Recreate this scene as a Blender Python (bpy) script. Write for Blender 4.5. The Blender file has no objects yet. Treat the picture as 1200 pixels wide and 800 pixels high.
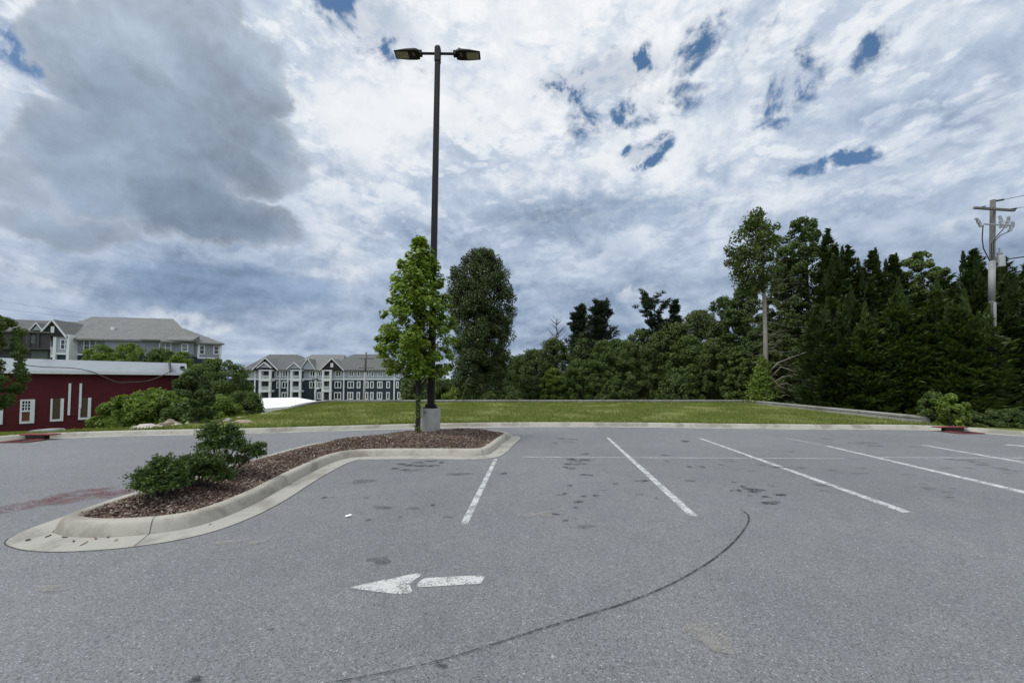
import bpy, bmesh, math, random
import numpy as np
from mathutils import Vector, Matrix, noise as mnoise
from mathutils.geometry import tessellate_polygon

R_ = math.radians
scene = bpy.context.scene
COL = scene.collection
rng = np.random.default_rng(7)
random.seed(7)

# ------------------------------------------------------------------ camera model
FPX, CW, CH = 450.0, 1200.0, 800.0
CAM_H = 1.58
PY0 = 432.0                      # row of the optical axis (the photograph is cropped off-centre)
PITCH = math.atan(16.0 / 450.0)
CP, SP = math.cos(PITCH), math.sin(PITCH)

def ray(px, py):
    a = (px - CW / 2) / FPX
    b = (PY0 - py) / FPX
    return (a, CP - b * SP, SP + b * CP)

def G(px, py, z=0.0):
    """point of the level z seen at that place of the photograph"""
    d = ray(px, py)
    t = (z - CAM_H) / d[2]
    return (d[0] * t, d[1] * t)

def AT(px, py, Y):
    d = ray(px, py)
    t = Y / d[1]
    return Vector((d[0] * t, Y, CAM_H + d[2] * t))

# ------------------------------------------------------------------ object helpers
def tag(o, label=None, cat=None, group=None, kind=None):
    if label: o['label'] = label
    if cat: o['category'] = cat
    if group: o['group'] = group
    if kind: o['kind'] = kind
    return o

def thing(name, label, cat, loc=(0, 0, 0), rz=0.0, group=None):
    o = bpy.data.objects.new(name, None)
    o.empty_display_size = 0.2
    COL.objects.link(o)
    o.location = loc
    o.rotation_euler = (0, 0, rz)
    return tag(o, label, cat, group)

def link(name, me, parent=None):
    o = bpy.data.objects.new(name, me)
    COL.objects.link(o)
    if parent is not None:
        o.parent = parent
    return o

class MB:
    def __init__(s):
        s.v, s.f, s.m = [], [], []
        s.cur = 0
    def add(s, verts, faces):
        b = len(s.v)
        s.v += [tuple(p) for p in verts]
        for f in faces:
            s.f.append(tuple(i + b for i in f)); s.m.append(s.cur)
        return s
    def box(s, x0, x1, y0, y1, z0, z1):
        v = [(x0,y0,z0),(x1,y0,z0),(x1,y1,z0),(x0,y1,z0),(x0,y0,z1),(x1,y0,z1),(x1,y1,z1),(x0,y1,z1)]
        return s.add(v, [(0,3,2,1),(4,5,6,7),(0,1,5,4),(1,2,6,5),(2,3,7,6),(3,0,4,7)])
    def obox(s, c, ax, ay, az):
        """oriented box from centre and three half-axis vectors"""
        c, ax, ay, az = Vector(c), Vector(ax), Vector(ay), Vector(az)
        v = [c + sx*ax + sy*ay + sz*az for sz in (-1,1) for sx, sy in ((-1,-1),(1,-1),(1,1),(-1,1))]
        return s.add(v, [(0,3,2,1),(4,5,6,7),(0,1,5,4),(1,2,6,5),(2,3,7,6),(3,0,4,7)])
    def bar(s, a, b, w, h=None):
        a, b = Vector(a), Vector(b)
        d = b - a
        L = d.length
        if L < 1e-6: return s
        d /= L
        up = Vector((0,0,1)) if abs(d.z) < 0.95 else Vector((1,0,0))
        r = d.cross(up).normalized(); u = r.cross(d)
        h = w if h is None else h
        return s.obox((a+b)/2, d*L/2, r*w/2, u*h/2)
    def tube(s, pts, rad, n=8, cap=True):
        pts = [Vector(p) for p in pts]
        if not hasattr(rad, '__len__'): rad = [rad]*len(pts)
        prev = None; rings = []
        for i, p in enumerate(pts):
            d = (pts[min(i+1, len(pts)-1)] - pts[max(i-1, 0)])
            d = d.normalized() if d.length > 1e-9 else Vector((0,0,1))
            if prev is None:
                up = Vector((0,0,1)) if abs(d.z) < 0.9 else Vector((1,0,0))
                a = d.cross(up).normalized()
            else:
                a = (prev - d*prev.dot(d))
                a = a.normalized() if a.length > 1e-6 else d.orthogonal().normalized()
            prev = a
            b = d.cross(a)
            rings.append([p + float(rad[i])*(math.cos(2*math.pi*k/n)*a + math.sin(2*math.pi*k/n)*b) for k in range(n)])
        v = [q for r in rings for q in r]
        f = []
        for i in range(len(rings)-1):
            for k in range(n):
                f.append((i*n+k, i*n+(k+1)%n, (i+1)*n+(k+1)%n, (i+1)*n+k))
        if cap:
            f.append(tuple(range(n))[::-1]); f.append(tuple((len(rings)-1)*n + k for k in range(n)))
        return s.add(v, f)
    def lathe(s, prof, n=24, c=(0,0,0)):
        v, f = [], []
        for r, z in prof:
            for k in range(n):
                a = 2*math.pi*k/n
                v.append((c[0]+r*math.cos(a), c[1]+r*math.sin(a), c[2]+z))
        for i in range(len(prof)-1):
            for k in range(n):
                f.append((i*n+k, i*n+(k+1)%n, (i+1)*n+(k+1)%n, (i+1)*n+k))
        f.append(tuple(range(n))[::-1]); f.append(tuple((len(prof)-1)*n+k for k in range(n)))
        return s.add(v, f)
    def prism(s, poly, y0, y1):
        """polygon in x,z pushed from y0 to y1"""
        n = len(poly)
        v = [(x, y0, z) for x, z in poly] + [(x, y1, z) for x, z in poly]
        f = [tuple(range(n)), tuple(range(n, 2*n))[::-1]]
        for i in range(n):
            j = (i+1) % n
            f.append((i, i+n, j+n, j))
        return s.add(v, f)
    def build(s, name, mats, parent=None, smooth=False, bevel=0.0, recalc=True):
        me = bpy.data.meshes.new(name)
        me.from_pydata(s.v, [], s.f)
        if not isinstance(mats, (list, tuple)): mats = [mats]
        for m in mats: me.materials.append(m)
        if len(mats) > 1: me.polygons.foreach_set('material_index', s.m)
        if recalc:
            bm = bmesh.new(); bm.from_mesh(me)
            bmesh.ops.recalc_face_normals(bm, faces=bm.faces)
            if bevel > 0:
                bmesh.ops.bevel(bm, geom=list(bm.edges), offset=bevel, segments=2, affect='EDGES', clamp_overlap=True)
            bm.to_mesh(me); bm.free()
        if smooth:
            me.polygons.foreach_set('use_smooth', [True]*len(me.polygons))
        me.update()
        return link(name, me, parent)

def smooth_by_angle(o, ang=35):
    me = o.data
    me.polygons.foreach_set('use_smooth', [True]*len(me.polygons))
    bm = bmesh.new(); bm.from_mesh(me)
    for e in bm.edges:
        if len(e.link_faces) == 2 and e.calc_face_angle(0) > R_(ang): e.smooth = False
    bm.to_mesh(me); bm.free()
    return o

# ------------------------------------------------------------------ materials
class NT:
    """small helper round a node tree"""
    def __init__(s, tree):
        s.t = tree; s.n = tree.nodes; s.l = tree.links
    def new(s, typ, **kw):
        n = s.n.new(typ)
        for k, v in kw.items(): setattr(n, k, v)
        return n
    def put(s, sock, val):
        if hasattr(val, 'is_output') or isinstance(val, bpy.types.NodeSocket): s.l.new(val, sock)
        else: sock.default_value = val
    def m(s, op, a, b=0.0, c=0.0, clamp=False):
        n = s.new('ShaderNodeMath', operation=op, use_clamp=clamp)
        s.put(n.inputs[0], a); s.put(n.inputs[1], b); s.put(n.inputs[2], c)
        return n.outputs[0]
    def vm(s, op, a, b=(0,0,0), scale=None):
        n = s.new('ShaderNodeVectorMath', operation=op)
        s.put(n.inputs[0], a); s.put(n.inputs[1], b)
        if scale is not None: s.put(n.inputs['Scale'], scale)
        return n.outputs['Value'] if op in ('DOT_PRODUCT', 'LENGTH', 'DISTANCE') else n.outputs[0]
    def noise(s, vec, scale=5.0, detail=4.0, rough=0.5, dist=0.0, color=False):
        n = s.new('ShaderNodeTexNoise')
        if vec is not None: s.l.new(vec, n.inputs['Vector'])
        n.inputs['Scale'].default_value = scale; n.inputs['Detail'].default_value = detail
        n.inputs['Roughness'].default_value = rough; n.inputs['Distortion'].default_value = dist
        return n.outputs['Color'] if color else n.outputs[0]
    def voro(s, vec, scale, feature='F1', out='Color'):
        n = s.new('ShaderNodeTexVoronoi', feature=feature)
        s.l.new(vec, n.inputs['Vector']); n.inputs['Scale'].default_value = scale
        return n.outputs[out]
    def mr(s, val, a, b, c=0.0, d=1.0, smooth=True):
        n = s.new('ShaderNodeMapRange', interpolation_type='SMOOTHSTEP' if smooth else 'LINEAR')
        s.put(n.inputs[0], val); s.put(n.inputs[1], a); s.put(n.inputs[2], b); s.put(n.inputs[3], c); s.put(n.inputs[4], d)
        return n.outputs[0]
    def mix(s, fac, a, b, blend='MIX'):
        n = s.new('ShaderNodeMix', data_type='RGBA', blend_type=blend)
        s.put(n.inputs[0], fac)
        s.put(n.inputs[6], a if not isinstance(a, tuple) else tuple(a)+(1.0,)*(4-len(a)))
        s.put(n.inputs[7], b if not isinstance(b, tuple) else tuple(b)+(1.0,)*(4-len(b)))
        return n.outputs[2]
    def sep(s, v):
        n = s.new('ShaderNodeSeparateXYZ'); s.l.new(v, n.inputs[0]); return n.outputs
    def comb(s, x, y, z):
        n = s.new('ShaderNodeCombineXYZ')
        for i, q in enumerate((x, y, z)): s.put(n.inputs[i], q)
        return n.outputs[0]
    def scalev(s, v, k):
        return s.vm('SCALE', v, scale=k)

def base_mat(name):
    m = bpy.data.materials.new(name); m.use_nodes = True
    N = NT(m.node_tree); bs = N.n['Principled BSDF']
    return m, N, bs

def obj_co(N):
    return N.new('ShaderNodeTexCoord').outputs['Object']
def pos(N):
    return N.new('ShaderNodeNewGeometry').outputs['Position']

def plain(name, col, rough=0.6, var=0.25, vscale=3.0, bump=0.0, bscale=60.0, metal=0.0, spec=0.4, dirt=None, dscale=1.2):
    """painted / weathered surface: base colour with broad and fine variation"""
    m, N, bs = base_mat(name)
    co = obj_co(N)
    n1 = N.noise(co, vscale, 6, 0.6); n2 = N.noise(co, vscale*9, 4, 0.6)
    k = N.m('ADD', N.m('MULTIPLY', N.m('SUBTRACT', n1, 0.5), 2*var), N.m('MULTIPLY', N.m('SUBTRACT', n2, 0.5), var))
    k = N.m('ADD', k, 1.0)
    c = N.vm('SCALE', N.mix(0.0, tuple(col), tuple(col)), scale=k)
    if dirt:
        d = N.mr(N.noise(co, dscale, 7, 0.65), 0.5, 0.72)
        c = N.mix(d, c, tuple(dirt))
    N.l.new(c, bs.inputs['Base Color'])
    bs.inputs['Roughness'].default_value = rough
    bs.inputs['Metallic'].default_value = metal
    bs.inputs['Specular IOR Level'].default_value = spec
    if bump:
        b = N.new('ShaderNodeBump'); b.inputs['Strength'].default_value = bump; b.inputs['Distance'].default_value = 0.01
        N.l.new(N.noise(co, bscale, 5, 0.6), b.inputs['Height']); N.l.new(b.outputs[0], bs.inputs['Normal'])
    return m

def leaf_mat(name, c1, c2, trans=0.35, rough=0.55, c3=None, gain=1.55):
    """each leaf gets its own tint between c1 and c2, with broad drifts through the crown"""
    c1, c2 = [x*gain for x in c1], [x*gain for x in c2]
    m, N, bs = base_mat(name)
    g = N.new('ShaderNodeNewGeometry')
    co = obj_co(N)
    r = g.outputs['Random Per Island']
    drift = N.mr(N.noise(co, 0.9, 3, 0.5), 0.3, 0.7)
    f = N.m('ADD', N.m('MULTIPLY', r, 0.65), N.m('MULTIPLY', drift, 0.35))
    c = N.mix(f, tuple(c1), tuple(c2))
    if c3:
        c = N.mix(N.mr(r, 0.93, 0.96), c, tuple(c3))
    N.l.new(c, bs.inputs['Base Color'])
    bs.inputs['Roughness'].default_value = rough
    bs.inputs['Specular IOR Level'].default_value = 0.35
    tr = N.new('ShaderNodeBsdfTranslucent')
    N.l.new(N.mix(1.0, c, (0.95, 1.0, 0.45), 'MULTIPLY'), tr.inputs['Color'])
    mx = N.new('ShaderNodeMixShader'); mx.inputs[0].default_value = trans
    N.l.new(bs.outputs[0], mx.inputs[1]); N.l.new(tr.outputs[0], mx.inputs[2])
    N.l.new(mx.outputs[0], N.n['Material Output'].inputs['Surface'])
    return m

def island_mat(name, cols, rough=0.85):
    m, N, bs = base_mat(name)
    g = N.new('ShaderNodeNewGeometry')
    cr = N.new('ShaderNodeValToRGB')
    N.l.new(g.outputs['Random Per Island'], cr.inputs[0])
    el = cr.color_ramp.elements
    while len(el) < len(cols): el.new(0.5)
    for i, (p, c) in enumerate(cols):
        el[i].position = p; el[i].color = tuple(c) + (1,)
    N.l.new(cr.outputs[0], bs.inputs['Base Color'])
    bs.inputs['Roughness'].default_value = rough
    bs.inputs['Specular IOR Level'].default_value = 0.2
    return m

# ------------------------------------------------------------------ camera, light, sky
cam_d = bpy.data.cameras.new('camera'); cam = bpy.data.objects.new('camera', cam_d); COL.objects.link(cam)
cam.location = (0, 0, CAM_H); cam.rotation_euler = (math.pi/2 + PITCH, 0, 0)
cam_d.sensor_fit = 'HORIZONTAL'; cam_d.sensor_width = 36.0; cam_d.lens = 36.0 * FPX / CW
cam_d.shift_y = (PY0 - CH/2) / CW
cam_d.clip_start = 0.05; cam_d.clip_end = 6000
scene.camera = cam

SUN_EL, SUN_AZ = R_(58), R_(-112)       # azimuth measured from +Y towards +X
sd = Vector((math.sin(SUN_AZ)*math.cos(SUN_EL), math.cos(SUN_AZ)*math.cos(SUN_EL), math.sin(SUN_EL)))
sun_d = bpy.data.lights.new('sun', 'SUN'); sun_d.energy = 1.5; sun_d.angle = R_(11); sun_d.color = (1.0, 0.965, 0.91)
sun = bpy.data.objects.new('sun', sun_d); COL.objects.link(sun)
sun.rotation_euler = sd.to_track_quat('Z', 'Y').to_euler(); sun.location = (0, 0, 60)

def build_sky():
    w = bpy.data.worlds.new('World'); scene.world = w; w.use_nodes = True
    N = NT(w.node_tree); bg = N.n['Background']
    sky = N.new('ShaderNodeTexSky', sky_type='NISHITA'); sky.sun_disc = False
    sky.sun_elevation = SUN_EL; sky.sun_rotation = SUN_AZ; sky.altitude = 300; sky.air_density = 1.0; sky.dust_density = 1.0; sky.ozone_density = 2.0
    d = N.vm('NORMALIZE', N.new('ShaderNodeTexCoord').outputs['Generated'])
    dx, dy, dz = N.sep(d)
    # warped direction: gives every large shape a billowed edge
    w1 = N.vm('SUBTRACT', N.noise(d, 4.0, 8, 0.62, color=True), (0.5, 0.5, 0.5))
    w2 = N.vm('SUBTRACT', N.noise(d, 2.2, 3, 0.5, color=True), (0.5, 0.5, 0.5))
    dw = N.vm('ADD', d, N.vm('ADD', N.scalev(w1, 0.20), N.scalev(w2, 0.10)))
    dw2 = N.vm('ADD', d, N.scalev(N.vm('SUBTRACT', N.noise(d, 9.0, 6, 0.65, color=True), (0.5, 0.5, 0.5)), 0.10))
    def dirn(px, py): return Vector(ray(px, py)).normalized()
    def blob(px, py, rx, ry, vec=None, lo=1.35, hi=0.65):
        c = dirn(px, py)
        e1 = dirn(px+rx, py) - dirn(px-rx, py); e2 = dirn(px, py-ry) - dirn(px, py+ry)
        e1 = e1 * 0.5; e2 = e2 * 0.5
        v = N.vm('SUBTRACT', vec if vec is not None else dw, tuple(c))
        a = N.vm('DOT_PRODUCT', v, tuple(e1/e1.length_squared)); b = N.vm('DOT_PRODUCT', v, tuple(e2/e2.length_squared))
        r2 = N.m('ADD', N.m('MULTIPLY', a, a), N.m('MULTIPLY', b, b))
        return N.mr(N.m('SQRT', r2), lo, hi)
    def union(*bl):
        o = bl[0]
        for b in bl[1:]: o = N.m('MAXIMUM', o, b)
        return o
    # cloud plane coordinates
    k = N.m('DIVIDE', 1.0, N.m('ADD', N.m('MAXIMUM', dz, 0.0), 0.25))
    q = N.comb(N.m('MULTIPLY', dx, k), N.m('MULTIPLY', dy, k), N.m('MULTIPLY', dz, 0.6))
    q2 = N.vm('ADD', q, (0.0, 0.10, 0.0))
    A = N.noise(q, 1.5, 9, 0.56, 0.25); A2 = N.noise(q2, 1.5, 9, 0.56, 0.25)
    B = N.noise(q, 0.75, 4, 0.5)
    fine = N.noise(d, 11.0, 8, 0.6, 0.3)
    fine2 = N.noise(N.vm('ADD', d, (0.0, 0.0, 0.02)), 11.0, 8, 0.6, 0.3)
    mid = N.noise(d, 4.6, 9, 0.58, 0.2); mid2 = N.noise(N.vm('ADD', d, (0.0, 0.0, 0.035)), 4.6, 9, 0.58, 0.2)
    emb = N.m('ADD', N.m('ADD', N.m('MULTIPLY', N.m('SUBTRACT', A, A2), 0.9), N.m('MULTIPLY', N.m('SUBTRACT', mid, mid2), 0.9)), N.m('MULTIPLY', N.m('SUBTRACT', fine, fine2), 0.8))
    # brightness of the deck: bright overhead, quieter towards the horizon
    ramp = N.new('ShaderNodeValToRGB'); N.l.new(dz, ramp.inputs[0])
    el = ramp.color_ramp.elements
    stops = [(0.0, (.46, .54, .65)), (0.10, (.40, .48, .62)), (0.22, (.40, .475, .61)), (0.36, (.49, .555, .67)), (0.50, (.57, .635, .73)), (0.75, (.66, .71, .78)), (1.0, (.66, .70, .76))]
    while len(el) < len(stops): el.new(0.5)
    for e, (p, c) in zip(el, stops): e.position = p; e.color = c + (1,)
    deck = ramp.outputs[0]
    bright = N.m('ADD', N.m('ADD', 1.0, N.m('MULTIPLY', N.m('SUBTRACT', A, 0.5), 0.95)), N.m('MULTIPLY', N.m('SUBTRACT', B, 0.5), 0.65))
    bright = N.m('ADD', bright, emb)
    cloud = N.scalev(deck, bright)
    # heaped layers with crisp lit rims and grey hearts
    ds = N.vm('MULTIPLY', d, (1.0, 1.0, 1.9))
    for sc_, lo_, amt_, off_ in ((3.1, 0.50, 0.62, (3.1, 0.4, 7.7)), (5.6, 0.515, 0.55, (9.2, 4.4, 1.3)), (10.5, 0.53, 0.42, (5.5, 8.1, 2.2))):
        nn = N.noise(N.vm('ADD', ds, off_), sc_, 10, 0.56, 0.15)
        up_ = N.noise(N.vm('ADD', ds, (off_[0], off_[1], off_[2]+0.20/sc_)), sc_, 10, 0.56, 0.15)
        msk = N.mr(nn, lo_-0.01, lo_+0.06); lit_ = N.mr(N.m('SUBTRACT', nn, up_), -0.05, 0.10)
        tint = N.scalev(deck, N.m('MULTIPLY', N.mr(lit_, 0.0, 1.0, 0.84, 1.36), N.mr(N.mr(nn, lo_, lo_+0.2), 0.0, 1.0, 1.04, 0.90)))
        cloud = N.mix(N.m('MULTIPLY', msk, N.m('MULTIPLY', amt_, N.mr(dz, 0.08, 0.48, 0.22, 1.0))), cloud, tint)
    # grey hearts turn blue, rims turn white
    lum = N.sep(cloud)[1]
    lum = N.m('ADD', 0.60, N.m('MULTIPLY', N.m('SUBTRACT', lum, 0.60), 1.35))
    cr = N.new('ShaderNodeValToRGB'); N.l.new(lum, cr.inputs[0]); ce = cr.color_ramp.elements
    cs = [(0.15, (.14, .20, .31)), (0.40, (.32, .405, .545)), (0.60, (.505, .59, .72)), (0.80, (.76, .81, .87)), (1.0, (.91, .925, .945))]
    while len(ce) < len(cs): ce.new(0.5)
    for e, (p, c) in zip(ce, cs): e.position = p; e.color = c + (1,)
    cloud = cr.outputs[0]
    # blue grey bank low on the left and low in the middle
    low = union(blob(285, 350, 130, 26), N.m('MULTIPLY', blob(700, 252, 130, 22), 0.65), N.m('MULTIPLY', blob(600, 370, 160, 25), 0.35))
    cloud = N.mix(N.m('MULTIPLY', low, 0.75), cloud, N.scalev(N.mix(0.0, (.225, .325, .475), (0, 0, 0)), bright))
    # bright heaps
    hb = union(blob(700, 203, 120, 24, dw2), N.m('MULTIPLY', blob(830, 205, 60, 18, dw2), 0.8), N.m('MULTIPLY', blob(480, 130, 130, 80), 0.75), N.m('MULTIPLY', blob(110, 25, 90, 28), 0.8),
               N.m('MULTIPLY', blob(885, 240, 80, 14, dw2), 0.55), N.m('MULTIPLY', blob(395, 215, 55, 110), 0.6), N.m('MULTIPLY', blob(40, 335, 60, 22), 0.6), N.m('MULTIPLY', blob(400, 318, 40, 9, dw2), 0.6),
               N.m('MULTIPLY', blob(1160, 130, 80, 60), 0.35), N.m('MULTIPLY', blob(1130, 262, 34, 12, dw2), 0.4), N.m('MULTIPLY', blob(30, 135, 40, 60), 0.35), N.m('MULTIPLY', blob(745, 342, 22, 7, dw2), 0.5), N.m('MULTIPLY', blob(215, 378, 60, 12, dw2), 0.55))
    lit = N.m('ADD', N.m('MULTIPLY', N.mr(N.m('SUBTRACT', mid, mid2), -0.05, 0.09), 0.75), N.m('MULTIPLY', N.mr(fine, 0.35, 0.6), 0.35), clamp=True)
    cloud = N.mix(N.m('MULTIPLY', hb, N.m('MULTIPLY', lit, 0.95)), cloud, (.86, .885, .915))
    # openings to the blue above
    gaps = union(blob(700, 95, 84, 28, dw2, 1.5, 0.5), blob(762, 177, 28, 14, dw2, 1.5, 0.4), N.m('MULTIPLY', blob(917, 108, 34, 36, dw2, 1.6, 0.3), 0.85), N.m('MULTIPLY', blob(1024, 50, 24, 30, dw2, 1.6, 0.2), 0.62),
                 N.m('MULTIPLY', blob(440, 28, 60, 46, dw2, 1.6, 0.3), 0.95), N.m('MULTIPLY', blob(20, 55, 70, 34, dw2, 1.5, 0.2), 0.6), N.m('MULTIPLY', blob(980, 190, 60, 11, dw2, 1.6, 0.3), 0.68), N.m('MULTIPLY', blob(740, 130, 85, 26, dw2, 1.6, 0.2), 0.7), N.m('MULTIPLY', blob(822, 45, 28, 38, dw2, 1.6, 0.2), 0.75), N.m('MULTIPLY', blob(875, 70, 28, 38, dw2, 1.6, 0.2), 0.65))
    rag = N.mr(N.m('ADD', fine, N.m('MULTIPLY', N.m('SUBTRACT', A, 0.5), 0.7)), 0.62, 0.36)
    gapf = N.mr(N.m('MULTIPLY', gaps, N.m('ADD', 0.30, N.m('MULTIPLY', rag, 1.25))), 0.07, 0.66, 0.0, 1.0)
    blue = N.mix(0.45, N.scalev(sky.outputs[0], 0.1), (.085, .215, .43))
    cloud = N.mix(gapf, cloud, blue)
    # the big dark cumulus on the left
    cum = union(blob(235, 130, 105, 95), blob(150, 140, 66, 95), blob(175, 225, 130, 66), N.m('MULTIPLY', blob(35, 225, 70, 50), 0.55), blob(262, 50, 65, 65), blob(250, 258, 110, 40), N.m('MULTIPLY', blob(70, 275, 120, 24, None, 1.5, 0.4), 0.75))
    cm = N.mr(cum, 0.22, 0.62)
    body = N.m('ADD', 1.0, N.m('ADD', N.m('MULTIPLY', N.m('SUBTRACT', N.noise(d, 5.5, 8, 0.55, 0.2), 0.5), 1.0), N.m('MULTIPLY', N.m('SUBTRACT', fine, fine2), 0.8)))
    tone = N.mr(dz, 0.20, 0.56, 0.0, 1.0, smooth=False)
    core = union(blob(245, 262, 75, 40), N.m('MULTIPLY', blob(225, 190, 100, 75), 0.6), N.m('MULTIPLY', blob(290, 120, 55, 60), 0.55))
    dark = N.mix(tone, (.265, .345, .46), (.385, .46, .555))
    dark = N.mix(N.m('MULTIPLY', core, 0.75), dark, (.185, .24, .325))
    soft = N.m('SUBTRACT', 1.0, N.mr(cum, 0.35, 1.0))
    dark = N.mix(N.m('MULTIPLY', soft, 0.55), dark, (.46, .51, .58))
    cloud = N.mix(cm, cloud, N.scalev(dark, body))
    # added unseen brightness round the hidden sun and behind the camera, lifting the light
    glow = N.mr(N.vm('DOT_PRODUCT', d, tuple(sd)), 0.90, 1.0, 1.0, 4.0)
    behind = N.mr(dy, 0.1, -0.5, 1.0, 1.45)
    cloud = N.scalev(cloud, N.m('MULTIPLY', glow, behind))
    N.l.new(N.scalev(cloud, 10.0), bg.inputs['Color'])
    bg.inputs['Strength'].default_value = 0.1
    w.cycles.sampling_method = 'MANUAL'; w.cycles.sample_map_resolution = 512
build_sky()
vs = scene.view_settings
vs.view_transform = 'Standard'; vs.look = 'None'; vs.exposure = 0.0; vs.gamma = 1.0; vs.use_curve_mapping = False
scene.cycles.max_bounces = 8; scene.cycles.transparent_max_bounces = 8

# ------------------------------------------------------------------ geometry utilities for the ground
def smoothstep(a, b, x):
    t = np.clip((x - a) / (b - a), 0, 1)
    return t * t * (3 - 2 * t)

def catmull(pts, per=8, closed=False):
    pts = [np.array(p, float) for p in pts]
    n = len(pts); out = []
    rngi = range(n) if closed else range(n - 1)
    for i in rngi:
        p0 = pts[(i-1) % n] if closed or i > 0 else 2*pts[0]-pts[1]
        p1 = pts[i]; p2 = pts[(i+1) % n]
        p3 = pts[(i+2) % n] if closed or i+2 < n else 2*pts[n-1]-pts[n-2]
        t1 = np.linalg.norm(p1-p0)**.5 + 1e-9; t2 = t1 + np.linalg.norm(p2-p1)**.5 + 1e-9; t3 = t2 + np.linalg.norm(p3-p2)**.5 + 1e-9
        for k in range(per):
            t = t1 + (t2-t1)*k/per
            a1 = (t1-t)/t1*p0 + t/t1*p1; a2 = (t2-t)/(t2-t1)*p1 + (t-t1)/(t2-t1)*p2; a3 = (t3-t)/(t3-t2)*p2 + (t-t2)/(t3-t2)*p3
            b1 = (t2-t)/t2*a1 + t/t2*a2; b2 = (t3-t)/(t3-t1)*a2 + (t-t1)/(t3-t1)*a3
            out.append((t2-t)/(t2-t1)*b1 + (t-t1)/(t2-t1)*b2)
    if not closed: out.append(pts[-1])
    return np.array(out)

def offset_line(P, d, closed=False):
    """shift a polyline to its left by d"""
    P = np.asarray(P, float)
    if closed:
        T = np.roll(P, -1, 0) - np.roll(P, 1, 0)
    else:
        T = np.gradient(P, axis=0)
    T /= (np.linalg.norm(T, axis=1, keepdims=True) + 1e-12)
    Nn = np.stack([-T[:, 1], T[:, 0]], 1)
    return P + Nn * d

def inside(poly, X, Y):
    poly = np.asarray(poly); r = np.zeros(X.shape, bool)
    x1, y1 = poly[:, 0], poly[:, 1]; x2, y2 = np.roll(x1, -1), np.roll(y1, -1)
    for a, b, c, e in zip(x1, y1, x2, y2):
        m = ((b > Y) != (e > Y)) & (X < (c - a) * (Y - b) / (e - b + 1e-12) + a)
        r ^= m
    return r

def dist_poly(poly, X, Y, closed=True):
    poly = np.asarray(poly); P = np.stack([X, Y], -1); best = np.full(X.shape, 1e9)
    n = len(poly)
    for i in range(n if closed else n - 1):
        a = poly[i]; b = poly[(i+1) % n]; ab = b - a
        t = np.clip(((P - a) @ ab) / (ab @ ab + 1e-12), 0, 1)
        best = np.minimum(best, np.linalg.norm(P - a - t[..., None]*ab, axis=-1))
    return best

def profile_sweep(mb, P, prof, closed=False):
    """sweep a (offset, height) profile along a ground line; positive offset = left of travel"""
    rings = [np.c_[offset_line(P, o, closed), np.full(len(P), z)] for o, z in prof]
    n = len(P); k = len(prof)
    v = np.concatenate([r[:, None, :] for r in rings], 1).reshape(-1, 3)
    f = []
    for i in range(n if closed else n - 1):
        j = (i + 1) % n
        for q in range(k - 1):
            f.append((i*k+q, j*k+q, j*k+q+1, i*k+q+1))
    mb.add(v.tolist(), f)

def sheet(name, poly, z, mat, parent=None):
    mb = MB()
    pts = [Vector((p[0], p[1], z)) for p in poly]
    tris = tessellate_polygon([pts])
    mb.add(pts, [tuple(t) for t in tris])
    o = mb.build(name, mat, parent)
    me = o.data
    for p in me.polygons:
        if p.normal.z < 0: p.flip()
    return o

# ------------------------------------------------------------------ lines of the place (metres)
KERB_PX = [(42, 514), (130, 510.5), (225, 508.3), (300, 506.8), (382, 504.3), (500, 501), (600, 499.4), (675, 499.3), (760, 499.8), (860, 501.2), (970, 502.2), (1078, 503), (1132, 505.5), (1200, 510.5)]
kerb_pts = [(-60, -6), (-38, 1.5), (-24, 6.2), (-16.2, 9.0), (-13.9, 10.2)] + [G(*p) for p in KERB_PX] + [(18.3, 9.3), (22, 5.5), (26, -1), (30, -14)]
KERB = catmull(kerb_pts, 6)
def kerb_y(x):
    return np.interp(x, KERB[:, 0], KERB[:, 1])

# retaining wall (its inner face)
WALL = [(-11.3, 17.8), (-12.3, 25.9), (15.6, 25.9), (14.6, 13.75)]
PAD = [(-11.3, kerb_y(-11.3))] + WALL + [(14.6, kerb_y(14.6))]

def ground_z(X, Y):
    X = np.asarray(X, float); Y = np.asarray(Y, float)
    ky = kerb_y(X)
    d = Y - ky
    # left bank falls gently away from the kerb
    left = 0.12 - 0.083*np.clip(d - 0.8, 0, 22) - 0.05*np.clip(d - 22, 0, 40)
    left = np.maximum(left, -3.6)
    right = 0.12 - 0.02*np.clip(d, 0, 20) - 0.0*X
    back = -3.2 + 0*X
    pad = 0.02 + 0*X
    wl = smoothstep(-11.5, -12.8, X); wr = smoothstep(15.0, 15.6, X)
    z = pad*(1-wl)*(1-wr) + left*wl + right*wr
    wb = smoothstep(25.6, 26.6, Y)*smoothstep(-14.5, -12.6, X)*smoothstep(34, 16, X)
    z = z*(1-wb) + back*wb
    far = smoothstep(45, 110, np.hypot(X, Y))
    z = z*(1-far) + (-3.8)*far
    lot = smoothstep(0.25, 0.0, d)
    z = z*(1-lot) + (-0.10)*lot
    z = np.where((X < KERB[0,0]) | (X > KERB[-1,0]), np.where(Y < 0, -0.1, z), z)
    return z
def gz(x, y): return float(ground_z(np.array([x]), np.array([y]))[0])

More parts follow.
